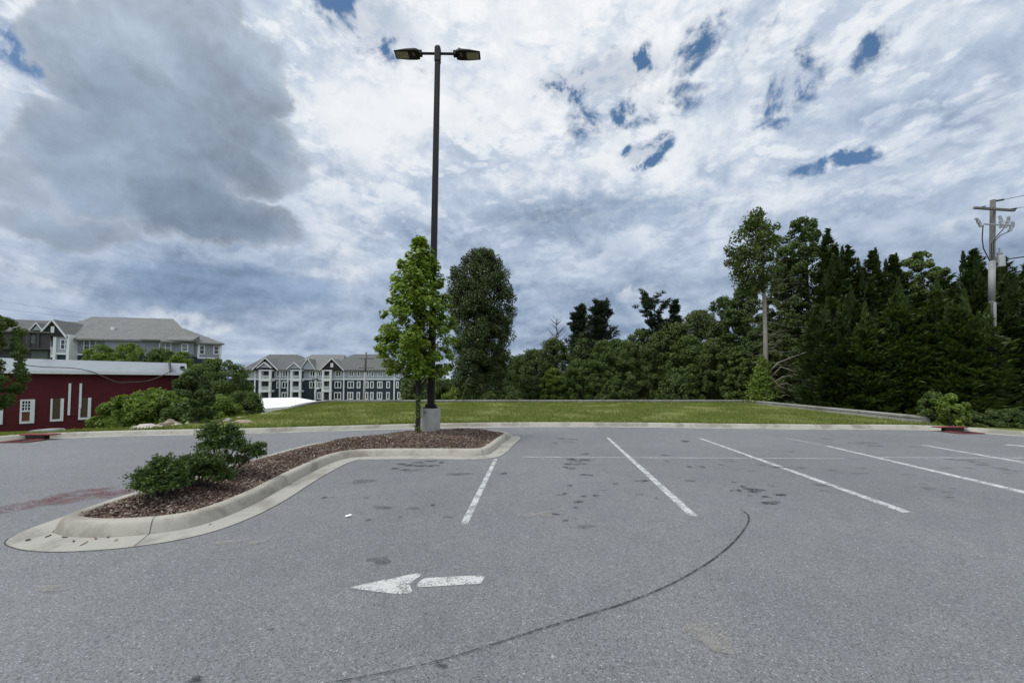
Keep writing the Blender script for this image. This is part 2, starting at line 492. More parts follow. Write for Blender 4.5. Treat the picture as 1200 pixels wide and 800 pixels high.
# ------------------------------------------------------------------ ground materials
def asphalt_mat():
    m, N, bs = base_mat('worn_asphalt')
    co = pos(N)
    cell = N.sep(N.voro(co, 122.0))[0]
    cell2 = N.sep(N.voro(co, 260.0))[1]
    grain = N.m('ADD', N.m('MULTIPLY', cell, 0.6), N.m('MULTIPLY', cell2, 0.4))
    val = N.mr(grain, 0.1, 0.9, 0.092, 0.262, smooth=False)
    val = N.m('ADD', val, N.m('MULTIPLY', N.mr(cell, 0.972, 0.99), 0.15))       # pale stones
    val = N.m('MULTIPLY', val, N.m('SUBTRACT', 1.0, N.m('MULTIPLY', N.mr(cell, 0.08, 0.03), 0.35)))   # pits
    big = N.noise(co, 0.22, 5, 0.55); mid = N.noise(co, 1.3, 6, 0.65); mid2 = N.noise(co, 5.0, 5, 0.6)
    k = N.m('ADD', 1.0, N.m('ADD', N.m('MULTIPLY', N.m('SUBTRACT', big, 0.5), 0.6), N.m('ADD', N.m('MULTIPLY', N.m('SUBTRACT', mid, 0.5), 0.34), N.m('MULTIPLY', N.m('SUBTRACT', mid2, 0.5), 0.30))))
    # old drips and scuffs
    sp = N.mr(N.noise(co, 2.6, 7, 0.7), 0.68, 0.76)
    k = N.m('MULTIPLY', k, N.m('SUBTRACT', 1.0, N.m('MULTIPLY', sp, 0.16)))
    c = N.vm('SCALE', N.mix(N.mr(mid, 0.3, 0.7), (0.985, 0.99, 1.012), (1.0, 0.998, 0.99)), scale=N.m('MULTIPLY', val, k))
    # the drive lane along the kerb is paler
    y = N.sep(co)[1]
    N.l.new(c, bs.inputs['Base Color'])
    bs.inputs['Roughness'].default_value = 0.72; bs.inputs['Specular IOR Level'].default_value = 0.6
    b = N.new('ShaderNodeBump'); b.inputs['Strength'].default_value = 0.6; b.inputs['Distance'].default_value = 0.006
    N.l.new(N.m('ADD', grain, N.m('MULTIPLY', N.noise(co, 300, 3, 0.6), 0.4)), b.inputs['Height']); N.l.new(b.outputs[0], bs.inputs['Normal'])
    return m
M_asphalt = asphalt_mat()

def grass_ground():
    m, N, bs = base_mat('turf')
    co = pos(N)
    n = N.noise(co, 0.35, 6, 0.6); n2 = N.noise(co, 2.5, 6, 0.65); n3 = N.noise(co, 30, 4, 0.7)
    c = N.mix(N.mr(n2, 0.3, 0.7), (.11, .135, .03), (.19, .20, .06))
    c = N.mix(N.m('MULTIPLY', N.mr(n3, 0.45, 0.75), 0.5), c, (.21, .20, .075))
    bare = N.m('MULTIPLY', N.mr(n, 0.54, 0.68), N.mr(n2, 0.40, 0.58))
    c = N.mix(N.m('MULTIPLY', bare, 0.8), c, (.26, .20, .125))
    N.l.new(c, bs.inputs['Base Color']); bs.inputs['Roughness'].default_value = 0.95; bs.inputs['Specular IOR Level'].default_value = 0.1
    b = N.new('ShaderNodeBump'); b.inputs['Strength'].default_value = 0.7; b.inputs['Distance'].default_value = 0.05
    N.l.new(n3, b.inputs['Height']); N.l.new(b.outputs[0], bs.inputs['Normal'])
    return m
M_turf = grass_ground()

def concrete(name, col=(.40, .385, .335), var=0.16, dirt=(.22, .21, .18), amt=0.7, dscale=0.9):
    m, N, bs = base_mat(name)
    co = pos(N)
    n = N.noise(co, 1.6, 7, 0.62); n2 = N.noise(co, 14, 6, 0.65); n3 = N.noise(co, 120, 3, 0.6)
    k = N.m('ADD', 1.0, N.m('ADD', N.m('MULTIPLY', N.m('SUBTRACT', n, 0.5), 2*var), N.m('ADD', N.m('MULTIPLY', N.m('SUBTRACT', n2, 0.5), var), N.m('MULTIPLY', N.m('SUBTRACT', n3, 0.5), 1.6*var))))
    c = N.vm('SCALE', N.mix(N.mr(n, .3, .7), tuple(col), tuple(x*0.93 for x in col)), scale=k)
    d = N.m('MULTIPLY', N.mr(N.noise(co, dscale, 8, 0.7, 0.4), 0.47, 0.62), amt)
    c = N.mix(d, c, tuple(dirt))
    N.l.new(c, bs.inputs['Base Color']); bs.inputs['Roughness'].default_value = 0.9; bs.inputs['Specular IOR Level'].default_value = 0.25
    b = N.new('ShaderNodeBump'); b.inputs['Strength'].default_value = 0.35; b.inputs['Distance'].default_value = 0.006
    N.l.new(N.m('ADD', n2, n3), b.inputs['Height']); N.l.new(b.outputs[0], bs.inputs['Normal'])
    return m
M_kerb = concrete('kerb_concrete', (.42, .39, .325), dirt=(.22, .20, .16), amt=0.75)
M_pan = concrete('gutter_concrete', (.385, .365, .315), dirt=(.21, .195, .165), amt=0.7, dscale=1.3)
M_farkerb = concrete('far_kerb_concrete', (.42, .40, .33), dirt=(.20, .18, .14), amt=0.7)
M_joint = plain('joint_dark', (.07, .06, .05), 0.95)
M_wallblk = concrete('block_concrete', (.36, .345, .31), dirt=(.20, .18, .15), amt=0.7, dscale=0.6)

def paint_mat(name, col, wear=0.35, lo=0.52, hi=0.64, scale=7.0, alpha=1.0):
    """road paint worn through to the asphalt"""
    m, N, bs = base_mat(name)
    co = pos(N)
    n = N.noise(co, scale, 7, 0.68); cell = N.sep(N.voro(co, 110.0))[0]
    w = N.m('ADD', n, N.m('MULTIPLY', N.m('SUBTRACT', cell, 0.5), 0.28))
    hole = N.m('MULTIPLY', N.mr(w, lo, hi), wear)
    k = N.m('ADD', 0.86, N.m('MULTIPLY', N.noise(co, 18, 5, 0.6), 0.28))
    N.l.new(N.vm('SCALE', N.mix(0.0, col, col), scale=k), bs.inputs['Base Color'])
    bs.inputs['Roughness'].default_value = 0.75; bs.inputs['Specular IOR Level'].default_value = 0.3
    tr = N.new('ShaderNodeBsdfTransparent'); mx = N.new('ShaderNodeMixShader')
    fac = N.m('SUBTRACT', 1.0, N.m('MULTIPLY', N.m('SUBTRACT', 1.0, hole), alpha))
    N.l.new(fac, mx.inputs[0]); N.l.new(bs.outputs[0], mx.inputs[1]); N.l.new(tr.outputs[0], mx.inputs[2])
    N.l.new(mx.outputs[0], N.n['Material Output'].inputs['Surface'])
    return m
M_line = paint_mat('white_road_paint', (.53, .53, .515), 0.8, 0.47, 0.64)
M_line_faint = paint_mat('worn_road_paint', (.60, .60, .58), 0.8, 0.35, 0.62, 5.0, 0.55)
M_arrow = paint_mat('arrow_paint', (.52, .52, .485), 0.75, 0.50, 0.66, 9.0)
M_oil = paint_mat('oil_stain_dark', (.030, .031, .034), 0.95, 0.40, 0.62, 10.0, 0.72)
M_oil_soft = paint_mat('old_oil_stain', (.05, .05, .052), 0.95, 0.36, 0.64, 8.0, 0.45)
M_tyre = paint_mat('tyre_rubber_mark', (.022, .023, .026), 0.85, 0.48, 0.66, 16.0, 0.86)
M_red = paint_mat('red_mulch_stain', (.20, .075, .075), 0.97, 0.40, 0.60, 4.0, 0.5)
M_pale = paint_mat('pale_scuff', (.36, .33, .28), 0.9, 0.40, 0.62, 7.0, 0.45)

# ------------------------------------------------------------------ ground sheet and asphalt
def axis(lo, hi, fine_lo, fine_hi, step):
    a = list(np.arange(fine_lo, fine_hi + 1e-6, step))
    x, s = fine_hi, step
    while x < hi: s *= 1.35; x += s; a.append(x)
    x, s = fine_lo, step; pre = []
    while x > lo: s *= 1.35; x -= s; pre.append(x)
    return np.array(pre[::-1] + a)
gx = axis(-3500, 3500, -48, 40, 0.7); gy = axis(-300, 4500, 4, 46, 0.45)
X, Y = np.meshgrid(gx, gy)
Z = ground_z(X, Y)
rough = np.array([[mnoise.noise(Vector((x*0.35, y*0.35, 3.0))) for x in gx] for y in gy])
Z = Z + rough*0.05*smoothstep(0.6, 2.5, Y - kerb_y(X))*(np.hypot(X, Y) < 80)
def grid_mesh(name, X, Y, Z, mat, keep=None):
    ny, nx = X.shape
    v = np.stack([X, Y, Z], -1).reshape(-1, 3)
    i = np.arange(ny*nx).reshape(ny, nx)
    f = np.stack([i[:-1, :-1], i[:-1, 1:], i[1:, 1:], i[1:, :-1]], -1).reshape(-1, 4)
    if keep is not None:
        c = v[f].mean(1); f = f[keep(c[:, 0], c[:, 1])]
    me = bpy.data.meshes.new(name); me.from_pydata(v.tolist(), [], f.tolist()); me.materials.append(mat)
    me.polygons.foreach_set('use_smooth', [True]*len(me.polygons)); me.update()
    return link(name, me)
tag(grid_mesh('ground', X, Y, Z, M_turf), kind='structure')

lot_poly = [tuple(p) for p in offset_line(KERB, 0.03)] + [(30, -30), (-60, -30)]
tag(sheet('parking_lot', lot_poly, 0.0, M_asphalt), kind='structure')

# far kerb with its gutter lip
mb = MB()
profile_sweep(mb, KERB, [(-0.02, -0.02), (0.0, 0.0), (0.025, 0.10), (0.05, 0.128), (0.09, 0.136), (0.165, 0.134), (0.175, 0.02)])
tag(smooth_by_angle(mb.build('far_kerb', M_farkerb), 50), kind='structure')
mb = MB(); profile_sweep(mb, KERB, [(-0.30, 0.004), (-0.012, 0.010)])
tag(mb.build('far_gutter', M_pan), kind='structure')

# ------------------------------------------------------------------ lawn pad inside the retaining wall
def lawn():
    xs = np.arange(-12.6, 16.2, 0.4); ys = np.concatenate([np.arange(10.5, 26.3, 0.35)])
    X, Y = np.meshgrid(xs, ys)
    ky = kerb_y(X) + 0.17
    Yc = np.maximum(Y, ky)
    d = Yc - ky
    Z = 0.126 + 0.010*np.clip(d, 0, 12) + 0.025*np.array([[mnoise.noise(Vector((x*0.5, y*0.5, 1.0))) for x in xs] for y in ys])*smoothstep(0, 1.0, d)
    # settles to the bank at the left and runs out at the right corner of the wall
    Z = Z - 0.05*smoothstep(-11.0, -12.4, X)
    P = np.array(PAD)
    def keep(cx, cy):
        return inside(np.array([(-11.6, 9), (-11.45, 17.6), (-12.4, 26.0), (15.7, 26.0), (14.75, 13.6), (14.75, 9)]), cx, cy) & (cy > kerb_y(cx) + 0.12)
    return grid_mesh('lawn', X, Yc, Z, M_turf, keep)
LAWN = tag(lawn(), kind='structure')
def lawn_z(x, y):
    d = max(0.0, y - float(kerb_y(x)) - 0.17)
    return 0.126 + 0.010*min(d, 12) - 0.05*float(smoothstep(-11.0, -12.4, np.array(x)))

# grass blades: one mass nobody could count
M_blade = leaf_mat('grass_blades', (.080, .115, .018), (.175, .195, .050), 0.35, 0.7, (.34, .29, .14), 1.5)
def blades():
    n = 150000
    ys = rng.uniform(10, 26, n*2); xs = rng.uniform(-30, 14.6, n*2)
    pad = inside(np.array(PAD), xs, ys) & (ys > kerb_y(xs) + 0.2)
    bank = (xs < -11.4) & (ys > kerb_y(xs) + 0.25) & (ys < 21)
    thin = np.array([mnoise.noise(Vector((x*0.55, y*0.55, 9.0))) for x, y in zip(xs, ys)])
    ok = (pad | bank) & (rng.uniform(-0.55, 0.45, n*2) < thin*1.3 + 0.05)
    xs, ys = xs[ok], ys[ok]
    z = np.where(pad[ok], 0.126 + 0.010*np.clip(ys-kerb_y(xs)-.17, 0, 12), ground_z(xs, ys)) - 0.01
    # fringe hanging over the kerb, and taller weedy tufts
    fx = rng.uniform(-13, 14.4, 5200); fd = rng.uniform(.16, .26, 5200); fy = kerb_y(fx) + fd
    tx = rng.uniform(-12, 14, 90); ty = rng.uniform(12.5, 25.5, 90); ok2 = inside(np.array(PAD), tx, ty) & (ty > kerb_y(tx)+.4); tx, ty = tx[ok2], ty[ok2]
    tx = np.repeat(tx, 22) + rng.normal(0, .09, len(tx)*22); ty = np.repeat(ty, 22) + rng.normal(0, .09, len(ty)*22)
    ex, ey = np.r_[fx, tx], np.r_[fy, ty]
    xs, ys, z = np.r_[xs, ex], np.r_[ys, ey], np.r_[z, 0.118 + 0.010*np.clip(ey-kerb_y(ex)-.17, 0, 12)]
    tall = np.r_[np.ones(len(xs)-len(ex)), rng.uniform(.6, 1.9, len(fx)), rng.uniform(1.2, 2.6, len(tx))]
    m = len(xs)
    a = rng.uniform(0, 2*np.pi, m); h = rng.uniform(0.035, 0.10, m)*tall; w = rng.uniform(0.008, 0.018, m)*1.4
    lean = rng.uniform(0.0, 0.05, (m, 1))*np.stack([np.cos(a*3), np.sin(a*3)], 1)
    dx, dy = np.cos(a)*w, np.sin(a)*w
    V = np.empty((m, 3, 3))
    V[:, 0] = np.stack([xs-dx, ys-dy, z], 1); V[:, 1] = np.stack([xs+dx, ys+dy, z], 1); V[:, 2] = np.stack([xs+lean[:, 0], ys+lean[:, 1], z+h], 1)
    me = bpy.data.meshes.new('grass')
    me.vertices.add(m*3); me.vertices.foreach_set('co', V.reshape(-1))
    me.loops.add(m*3); me.loops.foreach_set('vertex_index', np.arange(m*3, dtype=np.int32))
    me.polygons.add(m); me.polygons.foreach_set('loop_start', np.arange(0, m*3, 3, dtype=np.int32))
    me.materials.append(M_blade); me.update(calc_edges=True)
    return link('grass', me)
tag(blades(), kind='stuff')

# ------------------------------------------------------------------ retaining wall of concrete blocks
def retaining_wall():
    root = thing('retaining_wall', 'low grey concrete block retaining wall round the back of the lawn', 'wall', (0, 0, 0))
    L = [np.array(p) for p in WALL]
    body = MB(); capb = MB(); slots = MB()
    for i in range(3):
        a, b = L[i], L[i+1]
        d = b - a; ln = np.linalg.norm(d); u = d/ln; nrm = np.array([-u[1], u[0]])     # outward is left of travel
        def top(t):
            s = t/ln
            if i == 0: return 0.16 + 0.24*min(1, s*1.6)
            if i == 1: return 0.40
            return 0.42 - 0.05*s
        n = max(1, int(round(ln/0.45))); w = ln/n
        for k in range(n):
            h = top((k+.5)*w)
            for r, (z0, z1) in enumerate(((-3.6, h-0.23), (h-0.225, h-0.085))):
                g = 0.006
                c = a + u*(k+.5)*w + nrm*(0.15)
                jut = rng.uniform(-.006, .006)
                body.obox((c[0]+nrm[0]*jut, c[1]+nrm[1]*jut, (z0+z1)/2), (*(u*(w/2-g)), 0), (*(nrm*0.14), 0), (0, 0, (z1-z0)/2))
            c = a + u*(k+.5)*w + nrm*0.15
            capb.obox((c[0], c[1], h-0.04), (*(u*(w/2-0.005)), 0), (*(nrm*0.17), 0), (0, 0, 0.038))
            c2 = a + u*(k+1)*w + nrm*(-0.0)
            if i < 2: slots.obox((c2[0], c2[1], h-0.15), (*(u*0.045), 0), (*(nrm*0.03), 0), (0, 0, 0.035))
    body.build('block_courses', M_wallblk, root); capb.build('coping', M_wallblk, root, bevel=0.008)
    slots.build('dark_notches', M_joint, root)  # small dark blocks between wall blocks, just under the coping
retaining_wall()

# ------------------------------------------------------------------ island
BASE_PX = [(63, 623), (70, 627.5), (84, 630), (112, 631), (140, 629.8), (175, 627), (225, 619), (262, 607), (300, 590), (345, 564.5), (371, 551), (393.5, 541), (413, 536.5), (440, 535), (500, 534.6), (566, 534.2), (577, 530), (589, 520), (598, 512.5)]
island = [G(*p) for p in BASE_PX] + [(-0.12, 11.25), (-0.5, 11.62), (-1.5, 11.75), (-3.0, 11.35), (-4.1, 10.15), (-4.72, 9.2), (-4.93, 7.4), (-5.03, 5.6), (-4.98, 4.6)]
ISL = catmull(island, 5, True)          # runs anticlockwise: left of travel is inside
mb = MB()
profile_sweep(mb, ISL, [(-0.01, -0.02), (0.0, 0.012), (0.030, 0.085), (0.048, 0.122), (0.072, 0.144), (0.100, 0.150), (0.165, 0.148), (0.18, 0.135), (0.185, 0.0)], True)
ISL_KERB = tag(smooth_by_angle(mb.build('island_kerb', M_kerb), 60), kind='structure')
mb = MB(); profile_sweep(mb, ISL, [(-0.305, -0.004), (-0.30, 0.006), (-0.006, 0.014)], True)
tag(mb.build('island_gutter', M_pan), kind='structure')
# dirty seam where asphalt meets concrete, and the cast joints
mb = MB(); profile_sweep(mb, ISL, [(-0.314, 0.003), (-0.304, 0.0035)], True)
tag(mb.build('gutter_seam', M_joint), kind='structure')
mb = MB()
for px, py in ((175, 627), (340, 567), (566, 534.2)):
    g = np.array(G(px, py)); i = int(np.argmin(np.linalg.norm(ISL - g, axis=1)))
    p = ISL[i]; t = ISL[(i+1) % len(ISL)] - ISL[i-1]; t /= np.linalg.norm(t); n = np.array([-t[1], t[0]])
    prof = [(-0.305, 0.009), (-0.006, 0.017), (0.0, 0.018), (0.028, 0.088), (0.046, 0.1255), (0.071, 0.148), (0.100, 0.1535), (0.17, 0.1515)]
    v = []
    for o, z in prof:
        for s in (-0.0028, 0.0028):
            v.append((*(p + n*o + t*s), z))
    mb.add(v, [(2*k, 2*k+1, 2*k+3, 2*k+2) for k in range(len(prof)-1)])
tag(mb.build('kerb_joints', M_joint), kind='structure')

MUL = offset_line(ISL, 0.17, True)
def mulch():
    lo, hi = MUL.min(0), MUL.max(0)
    st = 0.06
    xs = np.arange(lo[0], hi[0]+st, st); ys = np.arange(lo[1], hi[1]+st, st)
    X, Y = np.meshgrid(xs, ys)
    D = dist_poly(MUL[::2], X, Y) * np.where(inside(MUL, X, Y), 1, -1)
    nz = np.array([[mnoise.noise(Vector((x*1.7, y*1.7, 5.0))) for x in xs] for y in ys])
    Z = 0.115 + 0.15*smoothstep(0.0, 0.85, D) + nz*0.035*smoothstep(0, .3, D)
    Z = np.where(D < 0, 0.115 + D*0.5, Z)
    o = grid_mesh('mulch_bed', X, Y, Z, M_mulch, lambda cx, cy: inside(offset_line(ISL, 0.14, True), cx, cy))
    return o, (xs, ys, Z)
def mulch_ground():
    m, N, bs = base_mat('mulch_ground')
    co = pos(N)
    v = N.sep(N.voro(co, 55.0))[0]; n = N.noise(co, 3, 5, 0.6)
    c = N.mix(v, (.030, .018, .013), (.115, .072, .052)); c = N.mix(N.mr(n, .45, .7), c, (.05, .030, .022))
    N.l.new(c, bs.inputs['Base Color']); bs.inputs['Roughness'].default_value = 0.95; bs.inputs['Specular IOR Level'].default_value = 0.1
    b = N.new('ShaderNodeBump'); b.inputs['Strength'].default_value = 1.0; b.inputs['Distance'].default_value = 0.03
    N.l.new(v, b.inputs['Height']); N.l.new(b.outputs[0], bs.inputs['Normal'])
    return m
M_mulch = mulch_ground()
mo, MG = mulch(); tag(mo, kind='structure')
def mulch_z(x, y):
    xs, ys, Z = MG
    i = int(np.clip(np.searchsorted(xs, x), 0, len(xs)-1)); j = int(np.clip(np.searchsorted(ys, y), 0, len(ys)-1))
    return float(Z[j, i])
M_chip = island_mat('bark_chips', [(0.0, (.045, .027, .019)), (0.3, (.095, .057, .042)), (0.6, (.15, .10, .077)), (0.85, (.22, .165, .13)), (0.96, (.36, .30, .24)), (1.0, (.50, .44, .36))])
def chips():
    n = 38000
    x = rng.uniform(MUL[:, 0].min(), MUL[:, 0].max(), n*3); y = rng.uniform(MUL[:, 1].min(), MUL[:, 1].max(), n*3)
    k = inside(MUL, x, y); x, y = x[k][:n], y[k][:n]; n = len(x)
    xs, ys, Zg = MG
    z = Zg[np.clip(np.searchsorted(ys, y), 0, len(ys)-1), np.clip(np.searchsorted(xs, x), 0, len(xs)-1)] + rng.uniform(0.0, 0.018, n)
    # a few strays washed on to the gutter and the asphalt beside it
    k = 42; i = rng.integers(0, len(ISL), k); o = offset_line(ISL, -1.0, True)[i] - ISL[i]
    st = ISL[i] + o*np.where(rng.random(k) < .7, rng.uniform(.01, .10, k), rng.uniform(.1, .7, k))[:, None]
    x = np.r_[x, st[:, 0]]; y = np.r_[y, st[:, 1]]; z = np.r_[z, np.full(k, .017)]; n += k
    L = rng.gamma(3.0, 0.0075, n) + 0.011; W = rng.uniform(0.004, 0.013, n); T = rng.uniform(.002, .006, n)
    a = rng.uniform(0, 2*np.pi, n); tilt = rng.normal(0, 0.35, n); roll = rng.normal(0, 0.4, n)
    u = np.stack([np.cos(a)*np.cos(tilt), np.sin(a)*np.cos(tilt), np.sin(tilt)], 1)
    s0 = np.stack([-np.sin(a), np.cos(a), 0*a], 1); n0 = np.cross(u, s0)
    s = s0*np.cos(roll)[:, None] + n0*np.sin(roll)[:, None]; nn = np.cross(u, s)
    c = np.stack([x, y, z], 1)
    V = np.empty((n, 8, 3)); q = 0
    for sz in (-1, 1):
        for sx, sy in ((-1,-1),(1,-1),(1,1),(-1,1)):
            wv = W*(1.0 if sx < 0 else rng.uniform(.3, 1, n))
            V[:, q] = c + u*(L*sx*.5)[:, None]*1.6 + s*(wv*sy*.5)[:, None]*1.4 + nn*(T*sz)[:, None]; q += 1
    F = np.array([(4,5,6,7),(0,1,5,4),(1,2,6,5),(2,3,7,6),(3,0,4,7)])
    FF = (np.arange(n)[:, None, None]*8 + F[None]).reshape(-1)
    me = bpy.data.meshes.new('mulch_chips'); me.vertices.add(n*8); me.vertices.foreach_set('co', V.reshape(-1))
    nf = n*5
    me.loops.add(nf*4); me.loops.foreach_set('vertex_index', FF.astype(np.int32))
    me.polygons.add(nf); me.polygons.foreach_set('loop_start', np.arange(0, nf*4, 4, dtype=np.int32))
    me.materials.append(M_chip); me.update(calc_edges=True)
    return link('mulch_chips', me)
tag(chips(), kind='stuff')

# ------------------------------------------------------------------ painted markings
def quad_px(name, pts, mat, z=0.004):
    o = sheet(name, [G(*p) for p in pts], z, mat); return tag(o, kind='structure')
quad_px('parking_line', [(579, 537.6), (583, 537.6), (548.5, 614), (539.5, 614)], M_line)
quad_px('parking_line', [(710.3, 512.6), (713.6, 512.6), (818, 604.6), (807.3, 604.6)], M_line)
quad_px('parking_line', [(819, 513.6), (823, 513.6), (1068.5, 600), (1057.5, 600.5)], M_line)
quad_px('parking_line', [(966, 522.2), (971, 522.2), (1330, 605), (1312, 605)], M_line)
quad_px('parking_line', [(918, 513.4), (924, 513.4), (971, 522.0), (966, 522.0)], M_line_faint)
quad_px('parking_line', [(1078, 521.2), (1083, 521.2), (1400, 575), (1382, 575)], M_line)
quad_px('parking_line', [(1176, 521.2), (1182, 520.6), (1330, 533), (1322, 534.5)], M_line)
quad_px('stall_divider_line', [(612, 535.0), (990, 537.0), (990, 538.0), (612, 536.3)], M_line_faint, 0.0065)
quad_px('stall_divider_line', [(1030, 535.6), (1300, 536.6), (1300, 537.9), (1030, 536.6)], M_line_faint, 0.0065)
# arrow: barbed head and shaft, each a worn sheet of paint
ar = thing('road_arrow', 'white painted arrow on the asphalt pointing left', 'road marking', (*G(490, 684), 0.0))
def arrow_part(name, pts):
    ox, oy = G(490, 684)
    P = catmull(pts, 3, True) if False else pts
    o = sheet(name, [(G(*p)[0]-ox, G(*p)[1]-oy) for p in P], 0.0042, M_arrow, ar); return o
Z7 = lambda x, y: (400 + x/6.0, 650 + y/6.0)
arrow_part('arrow_head', [Z7(*p) for p in ((62,232),(130,214),(210,197),(300,178),(380,163),(440,148),(490,138),(530,133),(556,134),(566,140),(555,153),(530,166),(508,182),(492,197),(480,205),(484,222),(492,238),(498,255),(494,264),(470,272),(430,277),(380,275),(330,270),(260,262),(190,252),(130,245))])
arrow_part('arrow_shaft', [Z7(*p) for p in ((533,210),(540,198),(556,182),(575,170),(600,164),(700,158),(800,152),(900,148),(975,146),(1000,148),(1005,155),(1000,172),(992,190),(985,198),(965,205),(880,210),(780,216),(680,222),(600,226),(555,228),(542,224))])

# the long curved tyre mark
tp = [(868, 597.0), (873, 600.5), (876.5, 603.5), (877.5, 608), (875, 616), (868, 626), (856, 639), (838, 654), (815, 669), (790, 683), (755, 698.5), (716, 712.5), (680, 723.5), (640, 735.5), (600, 748.5), (560, 761), (510, 776), (450, 789), (385, 801), (300, 816), (180, 838)]
T = catmull([G(*p) for p in tp], 6)
wd = np.interp(np.arange(len(T)), [0, 12, 24, 60, 90, len(T)], [0.006, 0.008, 0.0085, 0.0065, 0.004, 0.0025])
L1 = np.array([p for p in offset_line(T, 1.0)]) - T
a = T + L1*wd[:, None]; b = T - L1*wd[:, None]
mb = MB(); n = len(T)
mb.add([(*p, 0.0085) for p in a] + [(*p, 0.0085) for p in b], [(i, i+1, n+i+1, n+i) for i in range(n-1)])
tag(mb.build('tyre_mark', M_tyre), kind='structure')

def blot(mb, px, py, wpx, hpx, z):
    """one irregular drip on the asphalt"""
    c = np.array(G(px, py)); rx = abs(G(px+wpx/2, py)[0]-c[0]); ry = abs(G(px, py-hpx/2)[1]-G(px, py+hpx/2)[1])/2
    n = 14; ph = rng.uniform(0, 6.28, 3)
    v = [(c[0], c[1], z)]
    for i in range(n):
        t = 2*math.pi*i/n
        r = 1 + 0.22*math.sin(2*t+ph[0]) + 0.18*math.sin(3*t+ph[1]) + 0.12*math.sin(5*t+ph[2])
        v.append((c[0]+rx*r*math.cos(t), c[1]+ry*r*math.sin(t), z))
    mb.add(v, [(0, 1+i, 1+(i+1) % n) for i in range(n)])
def stain(spots, mat=None):
    mb = MB()
    for i, s in enumerate(spots): blot(mb, *s, 0.009 + 0.0004*(i % 9))
    tag(mb.build('oil_stain', mat or M_oil), kind='structure')
S4 = lambda x, y, w, h: (640 + x/4.0, 500 + y/4.0, w/4.0, h/4.0)
stain([S4(*s) for s in ((70,55,50,7),(125,60,40,6),(105,72,50,6),(45,77,30,7))], M_oil_soft)
stain([S4(*s) for s in ((120,153,60,8),(180,156,60,8),(140,164,50,6),(110,176,60,8),(165,175,40,6),(90,190,28,8),(125,196,34,8),(185,227,56,9),(180,128,40,6))])
stain([S4(*s) for s in ((110,275,30,8),(88,315,26,8),(60,320,16,5),(178,326,30,6),(232,324,34,8),(152,353,42,9),(135,380,26,8),(45,411,36,8),(92,441,26,9),(136,434,16,6))])
stain([S4(*s) for s in ((185,469,100,14),(325,268,40,10),(440,318,50,7),(275,298,30,6))], M_oil_soft)
stain([S4(*s) for s in ((450,254,60,9),(652,68,50,8),(558,134,40,6),(572,162,30,5),(672,254,40,8),(516,337,12,8),(728,188,40,7),(672,188,30,6),(820,180,24,6),(868,161,20,5))])
stain([S4(*s) for s in ((885,259,36,7),(925,281,34,7),(960,293,60,10),(990,299,70,12),(970,306,50,10),(900,298,34,10),(1035,330,40,10),(1100,321,44,9),(1055,278,32,6),(1020,357,40,11),(1050,358,60,12),(1080,354,30,8),(960,325,20,7),(870,300,20,6))])
stain([S4(*s) for s in ((1090,190,80,9),(1015,180,40,6),(965,209,40,6),(1130,192,40,6))], M_oil_soft)
S9 = lambda x, y, w, h: (900 + x/4.0, 495 + y/4.0, w/4.0, h/4.0)
stain([S9(*s) for s in ((45,210,60,9),(160,212,50,8),(245,294,76,12),(270,324,50,10),(300,226,34,8),(60,340,50,10))], M_oil_soft)
stain([S9(*s) for s in ((280,79,46,7),(410,98,60,7),(470,95,80,8),(500,110,70,6),(690,115,36,5),(105,137,40,6))], M_oil_soft)
stain([S9(*s) for s in ((430,240,70,6),(440,215,60,6),(660,245,60,7),(725,289,30,7),(760,312,60,7),(840,328,60,7),(850,352,50,7),(700,306,120,5),(870,310,30,5))], M_oil_soft)
stain([S9(*s) for s in ((850,171,50,6),(930,178,110,7),(990,190,70,8),(1010,200,60,7),(840,215,70,6),(950,215,50,7),(1080,215,70,7),(1120,224,60,6),(1170,228,60,6),(1150,240,60,6))], M_oil_soft)
S5 = lambda x, y, w, h: (340 + x/4.0, 510 + y/4.0, w/4.0, h/4.0)
stain([S5(*s) for s in ((660,121,50,8),(520,135,40,10),(560,140,60,9),(610,143,60,9),(670,143,60,10),(490,157,40,8),(540,162,40,6),(710,128,30,8),(600,128,50,6))])
stain([S5(*s) for s in ((340,217,90,22),(790,182,130,10),(430,340,110,14),(580,345,60,16),(575,165,90,10))], M_oil_soft)
stain([S5(*s) for s in ((160,293,30,7),(195,292,20,6),(360,294,26,6),(668,328,26,9),(518,384,16,9),(372,398,36,8),(1000,180,32,8),(740,385,50,7))])
stain([(517, 780, 16, 6), (228, 797, 18, 7), (316, 738.5, 9, 2.5), (20, 797, 8, 3), (90, 749, 10, 3)])
stain([(445, 657, 30, 8)], M_oil_soft)
stain([(640, 603, 22, 6), (618, 604, 20, 6)], M_pale)
stain([(266, 636, 30, 5), (300, 636, 20, 4), (60, 690, 40, 8), (830, 745, 60, 30)], M_pale)
# white scrap of paper
mb = MB(); c = G(408, 605); mb.obox((c[0], c[1], 0.012), (0.03, 0.004, 0.004), (-.005, 0.028, 0.0), (0, 0, 0.004)); mb.obox((c[0]+.02, c[1]+.01, 0.016), (0.018, 0.0, -0.006), (0, 0.02, 0.0), (0.001, 0, 0.003))
tag(mb.build('paper_scrap', plain('white_paper', (.8, .8, .78), 0.8, 0.05), bevel=0.001), 'small white scrap of litter on the asphalt', 'litter')

